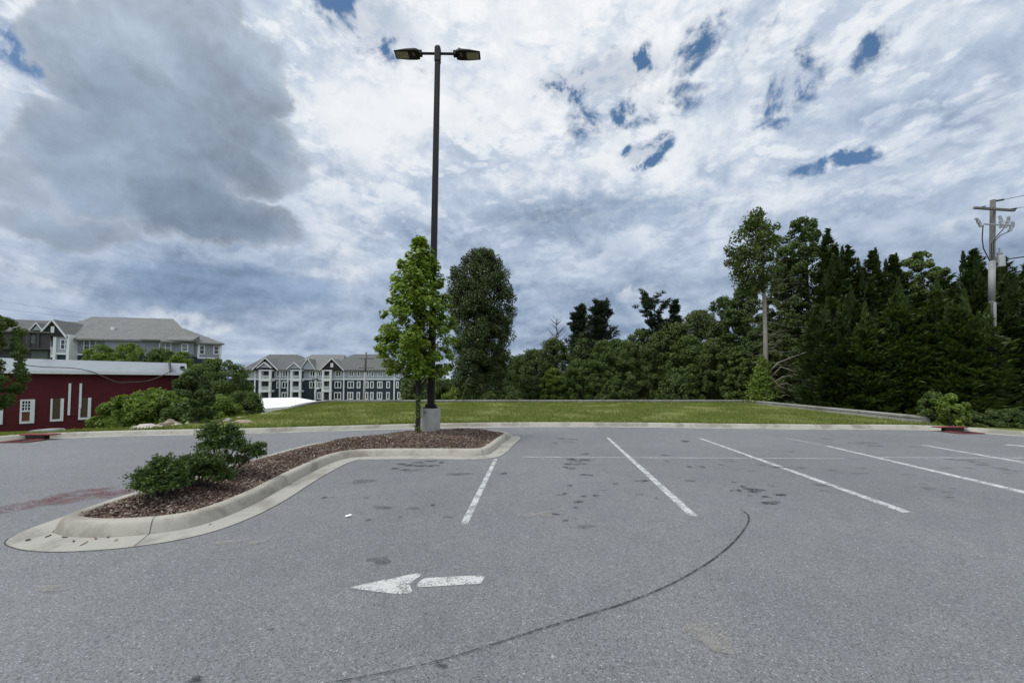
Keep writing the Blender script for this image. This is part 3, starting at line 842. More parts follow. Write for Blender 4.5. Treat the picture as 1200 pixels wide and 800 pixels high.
# red mulch dye washed over the lane
mb = MB()
for pts, w in (([(-30, 606), (0, 600), (25, 596), (55, 590), (90, 582), (130, 577)], .10), ([(0, 597), (30, 590), (60, 585), (105, 580), (158, 575)], .14), ([(60, 592), (95, 585), (125, 581), (140, 582)], .10), ([(48, 588), (75, 580), (105, 574.5), (132, 573)], .12)):
    P = catmull([G(*p) for p in pts], 6); n = len(P)
    ww = w*(0.5+rng.uniform(0.2, .8, n)); o = offset_line(P, 1) - P
    z = 0.005 + 0.0015*len(mb.v)/200
    mb.add([(*p, z) for p in P+o*ww[:, None]] + [(*p, z) for p in P-o*ww[:, None]], [(i, i+1, n+i+1, n+i) for i in range(n-1)])
tag(mb.build('red_dye_stain', M_red), kind='structure')

# ------------------------------------------------------------------ buildings
def siding(name, col, pitch=0.18, rough=0.7, var=0.10, vertical=False):
    """lap siding: shallow horizontal courses"""
    m, N, bs = base_mat(name)
    co = obj_co(N); s = N.sep(co)
    ax = s[0] if vertical else s[2]
    saw = N.m('FRACT', N.m('DIVIDE', ax, pitch))
    groove = N.mr(saw, 0.0, 0.14, 0.72, 1.0)
    n = N.noise(co, 0.7, 5, 0.6)
    k = N.m('MULTIPLY', groove, N.m('ADD', 1.0, N.m('MULTIPLY', N.m('SUBTRACT', n, 0.5), 2*var)))
    N.l.new(N.vm('SCALE', N.mix(0.0, tuple(col), tuple(col)), scale=k), bs.inputs['Base Color'])
    bs.inputs['Roughness'].default_value = rough; bs.inputs['Specular IOR Level'].default_value = 0.3
    b = N.new('ShaderNodeBump'); b.inputs['Strength'].default_value = 0.5; b.inputs['Distance'].default_value = 0.02
    N.l.new(saw, b.inputs['Height']); N.l.new(b.outputs[0], bs.inputs['Normal'])
    return m
def shingle(name, col):
    m, N, bs = base_mat(name)
    co = obj_co(N)
    n = N.noise(co, 0.8, 6, 0.6); v = N.sep(N.voro(N.vm('MULTIPLY', co, (1.0, 1.6, 2.2)), 2.2))[0]
    k = N.m('ADD', 0.80, N.m('ADD', N.m('MULTIPLY', v, 0.22), N.m('MULTIPLY', n, 0.20)))
    N.l.new(N.vm('SCALE', N.mix(0.0, tuple(col), tuple(col)), scale=k), bs.inputs['Base Color'])
    bs.inputs['Roughness'].default_value = 0.92; bs.inputs['Specular IOR Level'].default_value = 0.2
    return m
M_roof = shingle('grey_shingle', (.18, .18, .168))
M_roof2 = shingle('dark_shingle', (.125, .125, .118))
M_sidegrey = siding('grey_siding', (.25, .265, .30))
M_sidelight = siding('pale_grey_siding', (.38, .405, .445))
M_sidenavy = siding('navy_siding', (.030, .042, .062))
M_white = plain('white_trim', (.72, .73, .73), 0.6, 0.06)
M_darkgable = siding('brown_gable_boards', (.030, .025, .024), 0.25)
def glass_mat():
    """dark panes, some with a blind or curtain drawn behind them"""
    m, N, bs = base_mat('window_glass')
    r = N.new('ShaderNodeObjectInfo').outputs['Random']; co = obj_co(N)
    c = N.mix(N.mr(r, 0.55, 0.60), (.016, .020, .026), (.06, .065, .07)); c = N.mix(N.mr(r, 0.84, 0.86), c, (.17, .17, .16))
    N.l.new(N.vm('SCALE', c, scale=N.m('ADD', 0.7, N.m('MULTIPLY', N.noise(co, 1.3, 3), 0.6))), bs.inputs['Base Color'])
    bs.inputs['Roughness'].default_value = 0.10; bs.inputs['Specular IOR Level'].default_value = 0.7
    return m
M_paneg = glass_mat()
M_shade = plain('painted_shade', (.05, .05, .055), 0.8, 0.2)  # near-black colour with the shade of deep openings painted in
M_redwall = siding('dark_red_boards', (.095, .014, .019), 0.22, 0.8, 0.16)
M_metalroof = plain('pale_sheet_metal', (.36, .385, .40), 0.5, 0.10, 1.0, dirt=(.24, .25, .26), dscale=0.5)
M_whiteroof = plain('white_roof_membrane', (.86, .87, .86), 0.6, 0.05, 0.4)
M_brownboard = plain('brown_curtain', (.085, .062, .036), 0.85, 0.35, 6)
M_orange = plain('orange_brown_board', (.16, .065, .028), 0.85, 0.3, 6)
M_brick = plain('red_brick_wall', (.075, .02, .017), 0.85, 0.2, 4)
M_bwood = plain('weathered_dark_timber', (.06, .055, .058), 0.85, 0.45, 2.5)
M_garage = plain('grey_green_shutter', (.10, .115, .105), 0.7, 0.2)
M_cable = plain('cable_black', (.02, .02, .022), 0.6)
M_cablegrey = plain('cable_grey', (.10, .09, .09), 0.6)

class Front:
    """a vertical front; turns places of the photograph into metres along it"""
    def __init__(s, px0, D0, px1, D1, zbase):
        a = AT(px0, 440, D0); b = AT(px1, 440, D1)
        s.P = np.array([a.x, a.y]); d = np.array([b.x - a.x, b.y - a.y])
        s.len = float(np.linalg.norm(d)); s.u = d/s.len; s.zb = zbase
        s.rz = math.atan2(s.u[1], s.u[0])
    def hit(s, px, py, off=0.0):
        d = ray(px, py)
        n = np.array([-s.u[1], s.u[0]])
        P = s.P + n*off
        t = (P @ n)/(d[0]*n[0] + d[1]*n[1])
        q = np.array([d[0]*t, d[1]*t])
        return float((q - s.P) @ s.u), CAM_H + d[2]*t - s.zb
    def root(s, name, label, cat, group=None):
        return thing(name, label, cat, (s.P[0], s.P[1], s.zb), s.rz, group)

def window(F, root, x0, y0, x1, y1, sashes=1, off=0.0, fr=0.13, pane=None, cross=True):
    """trimmed window in the front plane: frame part with its pane below it"""
    a, zt = F.hit(x0, y0, off); b, zb = F.hit(x1, y1, off)
    a, b = min(a, b), max(a, b)
    m = MB(); y = off
    m.box(a, a+fr, y-.07, y+.02, zb, zt); m.box(b-fr, b, y-.07, y+.02, zb, zt)
    m.box(a+fr, b-fr, y-.07, y+.02, zt-fr, zt); m.box(a+fr, b-fr, y-.07, y+.02, zb, zb+fr)
    for k in range(1, sashes):
        c = a + (b-a)*k/sashes; m.box(c-fr*.5, c+fr*.5, y-.068, y+.018, zb+fr, zt-fr)
    if cross:
        zc = (zb+zt)/2; m.box(a+fr, b-fr, y-.045, y+.0, zc-.035, zc+.035)
    w = m.build('window', M_white, root)
    p = MB().box(a+fr*.6, b-fr*.6, y-.03, y+.015, zb+fr*.6, zt-fr*.6).build('pane', pane or M_paneg, w)
    return w

def wedge(m, x0, x1, y0, y1, z0, z1, cut):
    """block whose right end runs back at a slant"""
    p = [(x0,y0),(x1,y0),(x1-cut*(y1-y0),y1),(x0,y1)]
    return m.add([(*q, z0) for q in p] + [(*q, z1) for q in p], [(0,3,2,1),(4,5,6,7),(0,1,5,4),(1,2,6,5),(2,3,7,6),(3,0,4,7)])

def hip_roof(m, x0, x1, y0, y1, ze, r0, r1, yr, zr, fascia=0.28, cut=0.0):
    xb = x1 - cut*(y1-y0)
    v = [(x0,y0,ze),(x1,y0,ze),(xb,y1,ze),(x0,y1,ze),(r0,yr,zr),(r1,yr,zr)]
    m.add(v, [(0,1,5,4),(1,2,5),(2,3,4,5),(3,0,4)])
    m.add([(x0,y0,ze-.002),(x1,y0,ze-.002),(xb,y1,ze-.002),(x0,y1,ze-.002),(x0,y0,ze-fascia),(x1,y0,ze-fascia),(xb,y1,ze-fascia),(x0,y1,ze-fascia)],
          [(0,4,5,1),(1,5,6,2),(2,6,7,3),(3,7,4,0),(4,7,6,5)])

def gable(root, x0, x1, ze, zp, y0, y1, wallmat, over=0.35, vent=True, wallname='gable_wall', trim=0.28):
    """gabled bay roof: triangular wall, two roof slopes running back, white barge boards"""
    xc = (x0+x1)/2
    MB().prism([(x0+over, ze), (x1-over, ze), (xc, zp-over*(zp-ze)/((x1-x0)/2))], y0+0.25, y0+0.45).build(wallname, wallmat, root)
    r = MB()
    r.add([(x0,y0,ze),(xc,y0,zp),(xc,y1,zp),(x0,y1,ze)], [(0,1,2,3)]); r.add([(xc,y0,zp),(x1,y0,ze),(x1,y1,ze),(xc,y1,zp)], [(0,1,2,3)])
    r.add([(x0,y0,ze-.12),(xc,y0,zp-.12),(xc,y1,zp-.12),(x0,y1,ze-.12)], [(0,3,2,1)]); r.add([(xc,y0,zp-.12),(x1,y0,ze-.12),(x1,y1,ze-.12),(xc,y1,zp-.12)], [(0,3,2,1)])
    r.build('gable_roof', M_roof, root, recalc=False)
    b = MB()
    for xa in (x0, x1):
        b.add([(xa,y0-.06,ze-trim),(xc,y0-.06,zp-trim),(xc,y0-.06,zp+.03),(xa,y0-.06,ze+.03),(xa,y0+.10,ze-trim),(xc,y0+.10,zp-trim),(xc,y0+.10,zp+.03),(xa,y0+.10,ze+.03)],
              [(0,1,2,3),(7,6,5,4),(0,4,5,1),(3,2,6,7),(0,3,7,4)])
    b.build('barge_board', M_white, root)
    if vent:
        h = (zp-ze); MB().box(xc-.055*(x1-x0), xc+.055*(x1-x0), y0+.14, y0+.26, ze+.22*h, ze+.58*h).build('gable_vent', M_white, root)

# ---- dark red workshop on the left
def red_workshop():
    F = Front(18, 23.6, 216.5, 29.8, -1.3)
    root = F.root('red_workshop', 'dark red boarded workshop with a pale metal roof edge', 'building')
    L = F.len; x0 = -5.5
    zt = F.hit(118, 436)[1]
    MB().box(x0, L, 0, 9, -1.0, zt).build('wall', M_redwall, root)
    # sloping metal fascia and flat roof behind it
    zr = F.hit(118, 422.5)[1]
    m = MB()
    m.add([(x0-.3,-.45,zt-.02),(L+.12,-.45,zt-.02),(L+.12,.30,zr),(x0-.3,.30,zr),(x0-.3,-.45,zt-.14),(L+.12,-.45,zt-.14),(L+.12,9.2,zt-.14),(x0-.3,9.2,zt-.14),(L+.12,9.2,zr),(x0-.3,9.2,zr)],
          [(0,1,2,3),(0,4,5,1),(4,7,6,5),(3,2,8,9),(1,5,6,8,2),(0,3,9,7,4)])
    rf = m.build('roof', M_metalroof, root)
    MB().box(x0-.3, L+.13, -.5, -.452, zt-.15, zt+.05).build('drip_edge', M_white, rf)
    MB().box(L-.95, L-.9, -.47, .31, zt-.02, zr+.03).build('seam_strip', M_cablegrey, rf)
    # windows
    def win(px0, py0, px1, py1, pm, name='window', wr=0.06, top=True, bar=False):
        a, zt_ = F.hit(px0, py0); b, zb = F.hit(px1, py1); f = 0.085
        m = MB(); m.box(a, a+f, -.09, .02, zb, zt_); m.box(b-f-wr, b, -.09, .02, zb, zt_); m.box(a+f, b-f-wr, -.09, .02, zb, zb+.14)
        if top: m.box(a+f, b-f-wr, -.09, .02, zt_-.10, zt_)
        if bar:
            zc = zb + (zt_-zb)*.52; m.box(a+f, b-f-wr, -.088, .018, zc-.05, zc+.05)
            for k in (1, 2):
                c = a+f + (b-a-2*f-wr)*k/3; m.box(c-.018, c+.018, -.06, .012, zc+.05, zt_-.10)
                z = zc+.05 + (zt_-zc-.15)*k/3; m.box(a+f, b-f-wr, -.058, .011, z-.018, z+.018)
        w = m.build(name, M_white, root)
        if bar:
            MB().box(a+.05, b-.05, -.03, .015, zc, zt_-.05).build('pane', M_paneg, w); MB().box(a+.05, b-.05, -.03, .015, zb+.05, zc).build('board', pm, w)
        else:
            MB().box(a+.05, b-.05, -.03, .015, zb+.05, zt_-.02).build('board', pm, w)
    win(23.8, 468, 40, 495.5, M_orange, wr=.10, bar=True)
    win(59.5, 467, 74, 493, M_brownboard, top=False)
    win(92.5, 466, 106, 491, M_brownboard, top=False)
    win(-7, 469, 3, 497, M_brownboard)
    for a_, b_ in (((80.5, 449), (83.5, 486)), ((93.3, 449), (96.0, 478))):
        x, z1 = F.hit(*a_); x2, z0 = F.hit(*b_)
        MB().box(x, x+.11, -.10, .0, z0, z1).build('door_post', M_white, root)
    x, z1 = F.hit(83.8, 449.5); x2, z0 = F.hit(93.0, 487)
    MB().box(x+.02, x2, -.05, .01, z0, z1).build('closed_panel', M_redwall, root)
    # slack cable along the front
    pts = [F.hit(px, py) for px, py in ((20, 427), (50, 430), (85, 431.5), (105, 435), (120, 441), (137, 447.8), (150, 447.6), (168, 446.6), (180, 443.5), (196, 436), (201, 434))]
    P = catmull([(a, b) for a, b in pts], 5)
    MB().tube([(a, -.56-.002*i, b) for i, (a, b) in enumerate(P)], .028, 6).build('slack_cable', M_cablegrey, root)
    a, z = F.hit(202, 434)
    MB().tube([(a, -.06, z), (a+.02, -.06, z-2.6)], .03, 6).build('conduit', M_cablegrey, root)
    a, z = F.hit(213, 430.5); MB().box(a-.12, a+.12, -.30, -.12, z-.10, z+.10).build('floodlight', M_cable, root)
red_workshop()

# ---- grey apartment building up the slope
def grey_apartments():
    F = Front(58, 66, 215, 70, -1.5)
    root = F.root('apartment_building', 'grey sided apartment block with a brown gable, rising behind the red workshop', 'building')
    h = F.hit
    xg0, xg1 = h(50, 394)[0], h(84.5, 394)[0]
    ze = h(84, 396.5)[1]; xR = h(168, 399)[0]; xE = h(226, 399)[0]
    ze2 = h(200, 398.5)[1]
    band = h(80, 414.5)[1]
    wedge(MB(), xg0+.5, xR, 0.9, 16, band+.15, ze, .8).build('upper_wall', M_sidegrey, root)
    wedge(MB(), xg0+.5, xE, 0.95, 15.9, 0, band-.15, .8).build('lower_wall', M_sidenavy, root)
    wedge(MB(), xR-6, xE, 0.3, 8, band+.15, ze2-.05, .8).build('bay_wall', M_sidegrey, root)
    MB().box(xg0+.45, xR-.05, 0.80, 1.0, band-.15, band+.15).build('belt_course', M_white, root)
    # long hipped roof
    m = MB(); zr = h(150, 372, 8.3)[1]; r0 = h(108, 369, 8.3)[0]; r1 = h(203, 376, 8.3)[0]
    hip_roof(m, xg0-.2, xE+.3, -0.1, 17, ze, r0, r1, 8.3, zr, cut=.8)
    m.add([(xR-.1,-.6,ze2+.05),(xE+.3,-.6,ze2+.05),(xE+.3,1.5,ze2+1.1),(xR-.1,1.5,ze2+1.1),(xR-.1,-.6,ze2-.2),(xE+.3,-.6,ze2-.2),(xE+.3,1.5,ze2-.2),(xR-.1,1.5,ze2-.2)], [(0,1,2,3),(0,4,5,1),(0,3,7,4),(1,5,6,2),(4,7,6,5)])
    zr2 = h(86, 375.2, 6.5)[1]; xq = h(118, 380, 6.5)[0]
    m.add([(xg0+.3,-.095,ze+.003),(xq,-.095,ze+.003),(xq,6.5,zr2),(xg0+.3,6.5,zr2),(xg0+.3,13,ze),(xq,13,ze)], [(0,1,2,3),(3,2,5,4),(0,3,4)])
    rf = m.build('roof', M_roof, root)
    v = MB()
    for px, py in ((133, 384.5),):
        s, z = h(px, py, 3.5); v.box(s-.25, s+.25, 3.2, 3.9, z-.6, z+.25)
    v.build('roof_vent', M_white, rf)
    # front gable with its bay
    zp = h(67.5, 375)[1]; zge = h(50, 394.5)[1]
    gable(root, xg0, xg1, zge, zp, -1.1, 5.0, M_darkgable, 0.5)
    b0, b1 = h(68, 400)[0], h(86, 400)[0]
    MB().box(b0, b1-.35, -.6, .9, band+.12, zge).build('bay_front', M_sidelight, root)
    MB().box(b0-.05, b1, -.72, .9, zge-.02, zge+.42).build('gable_beam', M_white, root)
    MB().box(b1-.4, b1, -.75, .9, 0, zge-.02).build('corner_column', M_white, root)
    MB().box(b0-.1, b0+.30, -.75, -.35, 0, zge-.02).build('corner_column', M_white, root)
    MB().box(b0+.3, b1-.4, -.70, .85, band-.18, band+.12).build('bay_sill', M_white, root)
    MB().box(b0+.3, b1-.4, -.40, .85, 0, band-.18).build('bay_base', M_sidenavy, root)
    window(F, root, 71, 397.5, 82, 409.5, 2, -.6)
    # balcony
    c0 = h(59, 400)[0]
    MB().box(c0, b0-.1, .3, .9, band-.2, zge).build('balcony_shade', M_shade, root)  # dark block whose colour stands in for shade inside the balcony
    rl = MB(); z0, z1 = h(62, 417)[1], h(62, 407)[1]
    rl.box(c0, b0-.1, -.72, -.66, z1-.1, z1); rl.box(c0, b0-.1, -.72, -.66, z0, z0+.12)
    k = c0
    while k < b0-.15: rl.box(k, k+.05, -.71, -.67, z0+.12, z1-.1); k += .13
    rl.box(c0-.05, b0-.1, -.75, .3, z0-.25, z0); rl.box(c0-.1, c0+.12, -.75, -.5, z0, zge)
    rl.build('balcony', M_white, root)
    for q in ((98.5,398.2,112.5,411.5,2),(130,400,145,413,2),(163.5,401,177,413,2)): window(F, root, *q[:4], q[4], .9)
    for q in ((187,401.5,201,413,2),(213,402.5,220.5,412,1)): window(F, root, *q[:4], q[4], .3)
    # lower right wing, turned a little away
    F2 = Front(231, 71.5, 260, 73.5, -1.5)
    r2 = thing('wing', None, None, (0, 0, 0)); r2.parent = root
    dx, dy = F2.P - F.P; c, s = math.cos(-F.rz), math.sin(-F.rz)
    r2.location = (dx*c - dy*s, dx*s + dy*c, 0); r2.rotation_euler = (0, 0, F2.rz - F.rz)
    h2 = F2.hit; L2 = h2(259.5, 410)[0]; zw = h2(245, 402)[1]; bw = h2(245, 419.5)[1]
    wedge(MB(), -2, L2, 0, 8, bw+.12, zw, .85).build('wing_wall', M_sidegrey, r2)
    wedge(MB(), -2, L2, 0.05, 7.9, 0, bw-.12, .85).build('wing_base', M_sidenavy, r2)
    wedge(MB(), -.05, L2+.05, -.07, 8, bw-.12, bw+.12, .85).build('wing_belt', M_white, r2)
    MB().box(-.05, .25, -.08, .1, bw, zw).build('corner_board', M_white, r2)
    MB().box(L2-.25, L2+.05, -.08, .1, bw, zw).build('corner_board', M_white, r2)
    m = MB(); hip_roof(m, -5.2, L2+.5, -.6, 9, zw, -4.5, -2.6, 4.5, h2(228, 385)[1]*1.03, cut=.85); m.build('wing_roof', M_roof, r2)
    for q in ((233.5,404.3,240,415.2),(250.3,405,257,415.3)):
        a, zt = h2(q[0], q[1]); b, zb = h2(q[2], q[3]); f = .14; m = MB()
        m.box(a,a+f,-.07,.02,zb,zt); m.box(b-f,b,-.07,.02,zb,zt); m.box(a+f,b-f,-.07,.02,zt-f,zt); m.box(a+f,b-f,-.07,.02,zb,zb+f); m.box(a+f,b-f,-.05,.0,(zb+zt)/2-.04,(zb+zt)/2+.04); m.box(a+f*.6,b-f*.6,-.03,.01,zb+f*.6,zt-f*.6) if False else None
        m.build('window', M_white, r2); MB().box(a+.08, b-.08, -.03, .015, zb+.08, zt-.08).build('glass', M_paneg, r2)
grey_apartments()

# ---- further wing behind it on the far left
def far_wing():
    F = Front(-20, 84, 62, 88, -1.5)
    root = F.root('distant_apartments', 'grey roofed apartment wing with two small white gables, furthest on the left', 'building')
    h = F.hit; L = h(66, 400)[0]; ze = h(20, 391)[1]; zr = h(40, 377.5)[1]
    MB().box(-8, L, 0.5, 12, 0, ze).build('wall', M_sidegrey, root)
    m = MB(); hip_roof(m, -9, L+2, -.2, 13, ze, -4, L+1, 6, zr*1.07); m.build('roof', M_roof2, root)
    a, b = h(36, 392)[0], h(52, 392)[0]; gable(root, a, b, h(40, 387)[1], h(43, 378)[1], -.6, 5, M_sidelight, .4, False)
    a, b = h(17, 396)[0], h(30.5, 396)[0]; gable(root, a, b, h(20, 395)[1], h(23, 386.5)[1], -.8, 5, M_white, .4, False)
    for q in ((8,397,14,407),(40,396,47,406),(54,397,59,406)): window(F, root, *q, 1, .5)
far_wing()

def timber_block():
    F = Front(-15, 47, 59, 48.5, -1.5)
    root = F.root('timber_deck_building', 'low dark timber building with a flat roof, above the left end of the red workshop', 'building')
    h = F.hit; L = h(59, 400)[0]; z2 = h(40, 390)[1]; z1 = h(40, 407)[1]
    wedge(MB(), 0, L, 0, 8, z1, z2, 1.25).build('upper_storey', M_bwood, root)
    wedge(MB(), -.2, L+.25, -.3, 8.2, z2, z2+.18, 1.25).build('flat_roof', M_roof2, root)
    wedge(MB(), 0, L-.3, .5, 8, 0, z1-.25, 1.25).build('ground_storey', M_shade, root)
    wedge(MB(), -.1, L+.1, -.12, 8, z1-.25, z1, 1.25).build('floor_edge', M_bwood, root)
    a, b = h(33, 415)[0], h(52, 415)[0]; MB().box(a, b, .42, .5, 0, h(40, 410.5)[1]).build('shutter', M_garage, root)
    m = MB()
    for px in (22, 33, 44): s = h(px, 400)[0]; m.box(s, s+.25, -.14, 0, z1, z2)
    m.build('deck_posts', M_bwood, root)
    a = h(31, 400)[0]; MB().box(a, a+.9, -.05, .0, z1+.5, z2-.3).build('window', M_garage, root)
timber_block()

# ---- three storey apartments beyond the lawn
def navy_apartments():
    F = Front(287, 108, 478, 112, -4.6)
    root = F.root('apartment_building', 'three storey navy and grey apartment block with white balconies, seen over the back wall', 'building')
    h = F.hit; L = h(477, 450)[0]
    ze = h(430, 433.5)[1]; zb = h(430, 444.2)[1]; zr = h(350, 415.5)[1]
    wedge(MB(), 0, L, 0, 15, zb+.2, ze, .3).build('top_storey_wall', M_sidelight, root)
    wedge(MB(), 0, L, .05, 14.9, 0, zb-.2, .3).build('lower_storeys_wall', M_sidenavy, root)
    wedge(MB(), -.06, L+.06, -.12, 15.06, zb-.2, zb+.2, .3).build('belt_course', M_white, root)
    zr1 = zr + 7.5/108*(zr-(CAM_H+4.6)) 
    x = lambda px: h(px, 433)[0]
    m = MB(); hip_roof(m, -.8, x(372), -.6, 16, ze, x(292)+1.5, x(334), 7.5, zr1); m.build('roof', M_roof2, root)
    m = MB(); hip_roof(m, x(330), x(405), -.55, 16.05, ze+.01, x(352), x(392), 7.6, zr1+.05); m.build('roof', M_roof, root)
    m = MB(); hip_roof(m, x(376), L+.9, -.65, 16.1, ze+.02, x(404), x(445), 7.7, zr1+.25, cut=.3); m.build('roof', M_roof2, root)
    zg = h(313, 419)[1]
    gable(root, x(298), x(328), ze+.0, zg, -1.2, 6, M_darkgable, .5, False)
    gable(root, x(306.5), x(322.8), h(314, 431)[1], h(314, 424.6)[1], -2.4, 0, M_sidelight, .4, False)
    gable(root, x(340.5), x(357.5), h(349, 432)[1], h(349, 424.8)[1], -2.4, 0, M_sidelight, .4, False)
    gable(root, x(353), x(371), ze+.1, h(360, 420)[1], -1.0, 6, M_sidelight, .4, False)
    gable(root, x(376.5), x(404.5), ze, zg-.1, -1.3, 6, M_darkgable, .5, True)
    # stacked white balconies
    zt0 = 0.0
    for p0, p1, yy in ((308.5, 322.3, -2.1), (344.5, 356.8, -2.1), (379.0, 390.2, -1.1)):
        a, b = x(p0), x(p1)
        rec = MB(); rec.box(a+.2, b-.2, -.02, .03, 0.2, ze-.3); rec.build('balcony_shade', M_shade, root)  # dark sheet painting shade on the wall behind the balconies
        bal = MB()
        for q in (a, b-.55): bal.box(q, q+.55, yy, yy+.5, 0, ze-.05)
        bal.box(a-.1, b+.1, yy-.05, 0, ze-.35, ze-.02)
        for z in (h(350, 444.6)[1], h(350, 457.2)[1]):
            bal.box(a, b, yy-.06, 0, z-.45, z+.10); bal.box(a+.55, b-.55, yy+.02, yy+.10, z+1.0, z+1.12)
            k = a+.6
            while k < b-.6: bal.box(k, k+.10, yy+.03, yy+.09, z+.10, z+1.0); k += .24
        bal.build('balcony', M_white, root)
        for z in (h(350, 444.6)[1]+.1, h(350, 457.2)[1]+.1, 0.25): MB().box((a+b)/2-.2, b-.7, -.06, .0, z, z+2.0).build('balcony_door', M_paneg, root)
    for p in (299.3, 328.5, 337.8, 370.6, 403.2, 462.2, 476.6): s = x(p); MB().box(s-.18, s+.18, -.16, -.02, 0, ze-.02).build('corner_board', M_white, root)
    T = [(393.2,400,2),(408.7,414.5,2),(418.6,422,1),(429,432.2,1),(434.6,438,1),(442.6,448.4,2),(453.4,456.8,1),(464.6,467.6,1),(471,474.4,1),(331,337.6,2),(302.5,307,1),(324,327.6,1),(363,369.5,2),(373,378.3,2)]
    for a, b, n in T: window(F, root, a, 434.2, b, 441.4, n, -.0, .24, cross=False)
    Mw = [(392,400,2),(407.2,414.8,2),(418.2,422.4,1),(428,432,1),(433.8,438,1),(442,448.4,2),(452.8,457,1),(464,467.2,1),(471,474.4,1),(330.2,337.8,2),(324,327.6,1),(362.5,369.5,2),(372,378.5,2)]
    for a, b, n in Mw: window(F, root, a, 446.6, b, 454.8, n, .05, .26, cross=False)
    Bw = [(391.5,399.8,2),(407,414,2),(418,421.8,1),(428,431.6,1),(433.8,437.8,1),(441.6,448,2),(452.6,456.6,1),(465.6,472,2),(330,337.6,2),(372,378.5,2)]
    for a, b, n in Bw: window(F, root, a, 459.2, b, 467.8, n, .05, .26, cross=False)
navy_apartments()

# ---- low building with a white membrane roof below the wall
def white_roof_hall():
    root = thing('low_hall', 'low building with a bright white flat roof behind the retaining wall', 'building', (0, 0, 0))
    z = -0.75
    c = [G(311, 478.5, z), G(384, 472.0, z), G(348, 465.6, z), G(296, 466.4, z)]
    m = MB(); n = 4
    m.add([(*p, z) for p in c] + [(*p, z-.28) for p in c], [(0,1,2,3),(4,7,6,5)] + [(i, i+4, (i+1) % 4+4, (i+1) % 4) for i in range(4)])
    m.build('flat_roof', M_whiteroof, root)
    ce = np.mean(np.array(c), 0); w = [ce + (np.array(p)-ce)*0.97 for p in c]
    m = MB(); m.add([(*p, z-.281) for p in w] + [(*p, -4.2) for p in w], [(i, i+4, (i+1) % 4+4, (i+1) % 4) for i in range(4)])
    m.build('brick_wall', M_brick, root)
white_roof_hall()

# ------------------------------------------------------------------ poles and lamps
M_bronze = plain('dark_bronze_metal', (.013, .010, .009), 0.55, 0.15, 4, spec=0.25)
M_lens = plain('lamp_lens', (.26, .23, .165), 0.4, 0.2, 14)
M_base = concrete('lamp_base_concrete', (.36, .345, .31), 0.18, (.15, .14, .125), 0.75, 1.6)
def lot_lamp():
    bx, by = G(501.5, 508.5, 0.22); by += 0.30; bz = mulch_z(bx, by) - 0.05
    root = thing('parking_lot_lamp', 'tall dark lamp post with two heads on a concrete base in the mulch island', 'street lamp', (bx, by, bz))
    root.rotation_euler = (0, 0.012, 0)
    top = AT(502, 478, by).z - bz
    zt = AT(509, 55, by).z - bz
    r = 0.262
    cb = MB().lathe([(r, -.3), (r, top-.03), (r-.012, top-.008), (r-.03, top)], 40).build('concrete_base', M_base, root); smooth_by_angle(cb, 40)
    mk = MB()
    for k, (a, z, w, h) in enumerate(((-122, .10, .035, .10), (-116, .10, .03, .10), (-109, .095, .028, .07), (-122, .19, .05, .03))):
        an = R_(a); mk.obox((math.cos(an)*(r+.002), math.sin(an)*(r+.002), top-z), (-math.sin(an)*w/2, math.cos(an)*w/2, 0), (math.cos(an)*.0015, math.sin(an)*.0015, 0), (0, 0, h/2))
    mk.build('paint_smudge', plain('smudge_grey', (.20, .19, .175), .9, .3, 20), cb)
    MB().box(-.17, .17, -.17, .17, top+.002, top+.035).build('base_plate', M_bronze, root, bevel=.006)
    cv = MB(); s = .14
    cv.box(-s, s, -s, s, top+.035, top+.11); cv.build('base_cover', M_bronze, root, bevel=.02)
    m = MB()
    def ring(z, w, b): 
        return [(-w+b,-w,z),(w-b,-w,z),(w,-w+b,z),(w,w-b,z),(w-b,w,z),(-w+b,w,z),(-w,w-b,z),(-w,-w+b,z)]
    lv = [(top+.11, .088), (top+.9, .086), (zt-.45, .070), (zt-.44, .082), (zt-.06, .082), (zt, .06)]
    v = [p for z, w in lv for p in ring(z, w, .02)]
    m.add(v, [(i*8+k, i*8+(k+1)%8, (i+1)*8+(k+1)%8, (i+1)*8+k) for i in range(len(lv)-1) for k in range(8)] + [tuple(len(v)-8+k for k in range(8))])
    m.build('pole', M_bronze, root)
    # two area heads on short arms
    za = zt - .20
    for sgn in (-1, 1):
        ar = MB().tube([(sgn*.075, 0, za), (sgn*.50, 0, za+.0)], .034, 10)
        ar.box(min(sgn*.44, sgn*.60), max(sgn*.44, sgn*.60), -.07, .07, za-.05, za+.05)
        ar.build('arm', M_bronze, root)
        hd = MB()
        prof = [(.52, .15, .07), (.62, .175, .085), (.88, .175, .065), (1.20, .145, .03)]
        vv = []
        for xx, hw, th in prof:
            vv += [(sgn*xx, -hw, za-.05), (sgn*xx, hw, za-.05), (sgn*xx, hw*.86, za-.05+th), (sgn*xx, -hw*.86, za-.05+th)]
        f = [(0,1,2,3), tuple(4*(len(prof)-1)+k for k in (3,2,1,0))]
        for i in range(len(prof)-1):
            for k in range(4): f.append((i*4+k, i*4+(k+1)%4, i*4+4+(k+1)%4, i*4+4+k))
        hd.add(vv, f)
        H = hd.build('lamp_head', M_bronze, root, bevel=.01)
        MB().box(min(sgn*.82, sgn*1.16), max(sgn*.82, sgn*1.16), -.11, .11, za-.062, za-.045).build('lens', M_lens, H)
        MB().box(min(sgn*.63, sgn*.70), max(sgn*.63, sgn*.70), -.10, .02, za-.064, za-.048).build('driver_cover', M_cablegrey, H)
        if sgn > 0: MB().lathe([(.035, 0), (.035, .09), (.02, .11)], 14, (.60, 0, za+.06)).build('photocell', M_bronze, H)
lot_lamp()

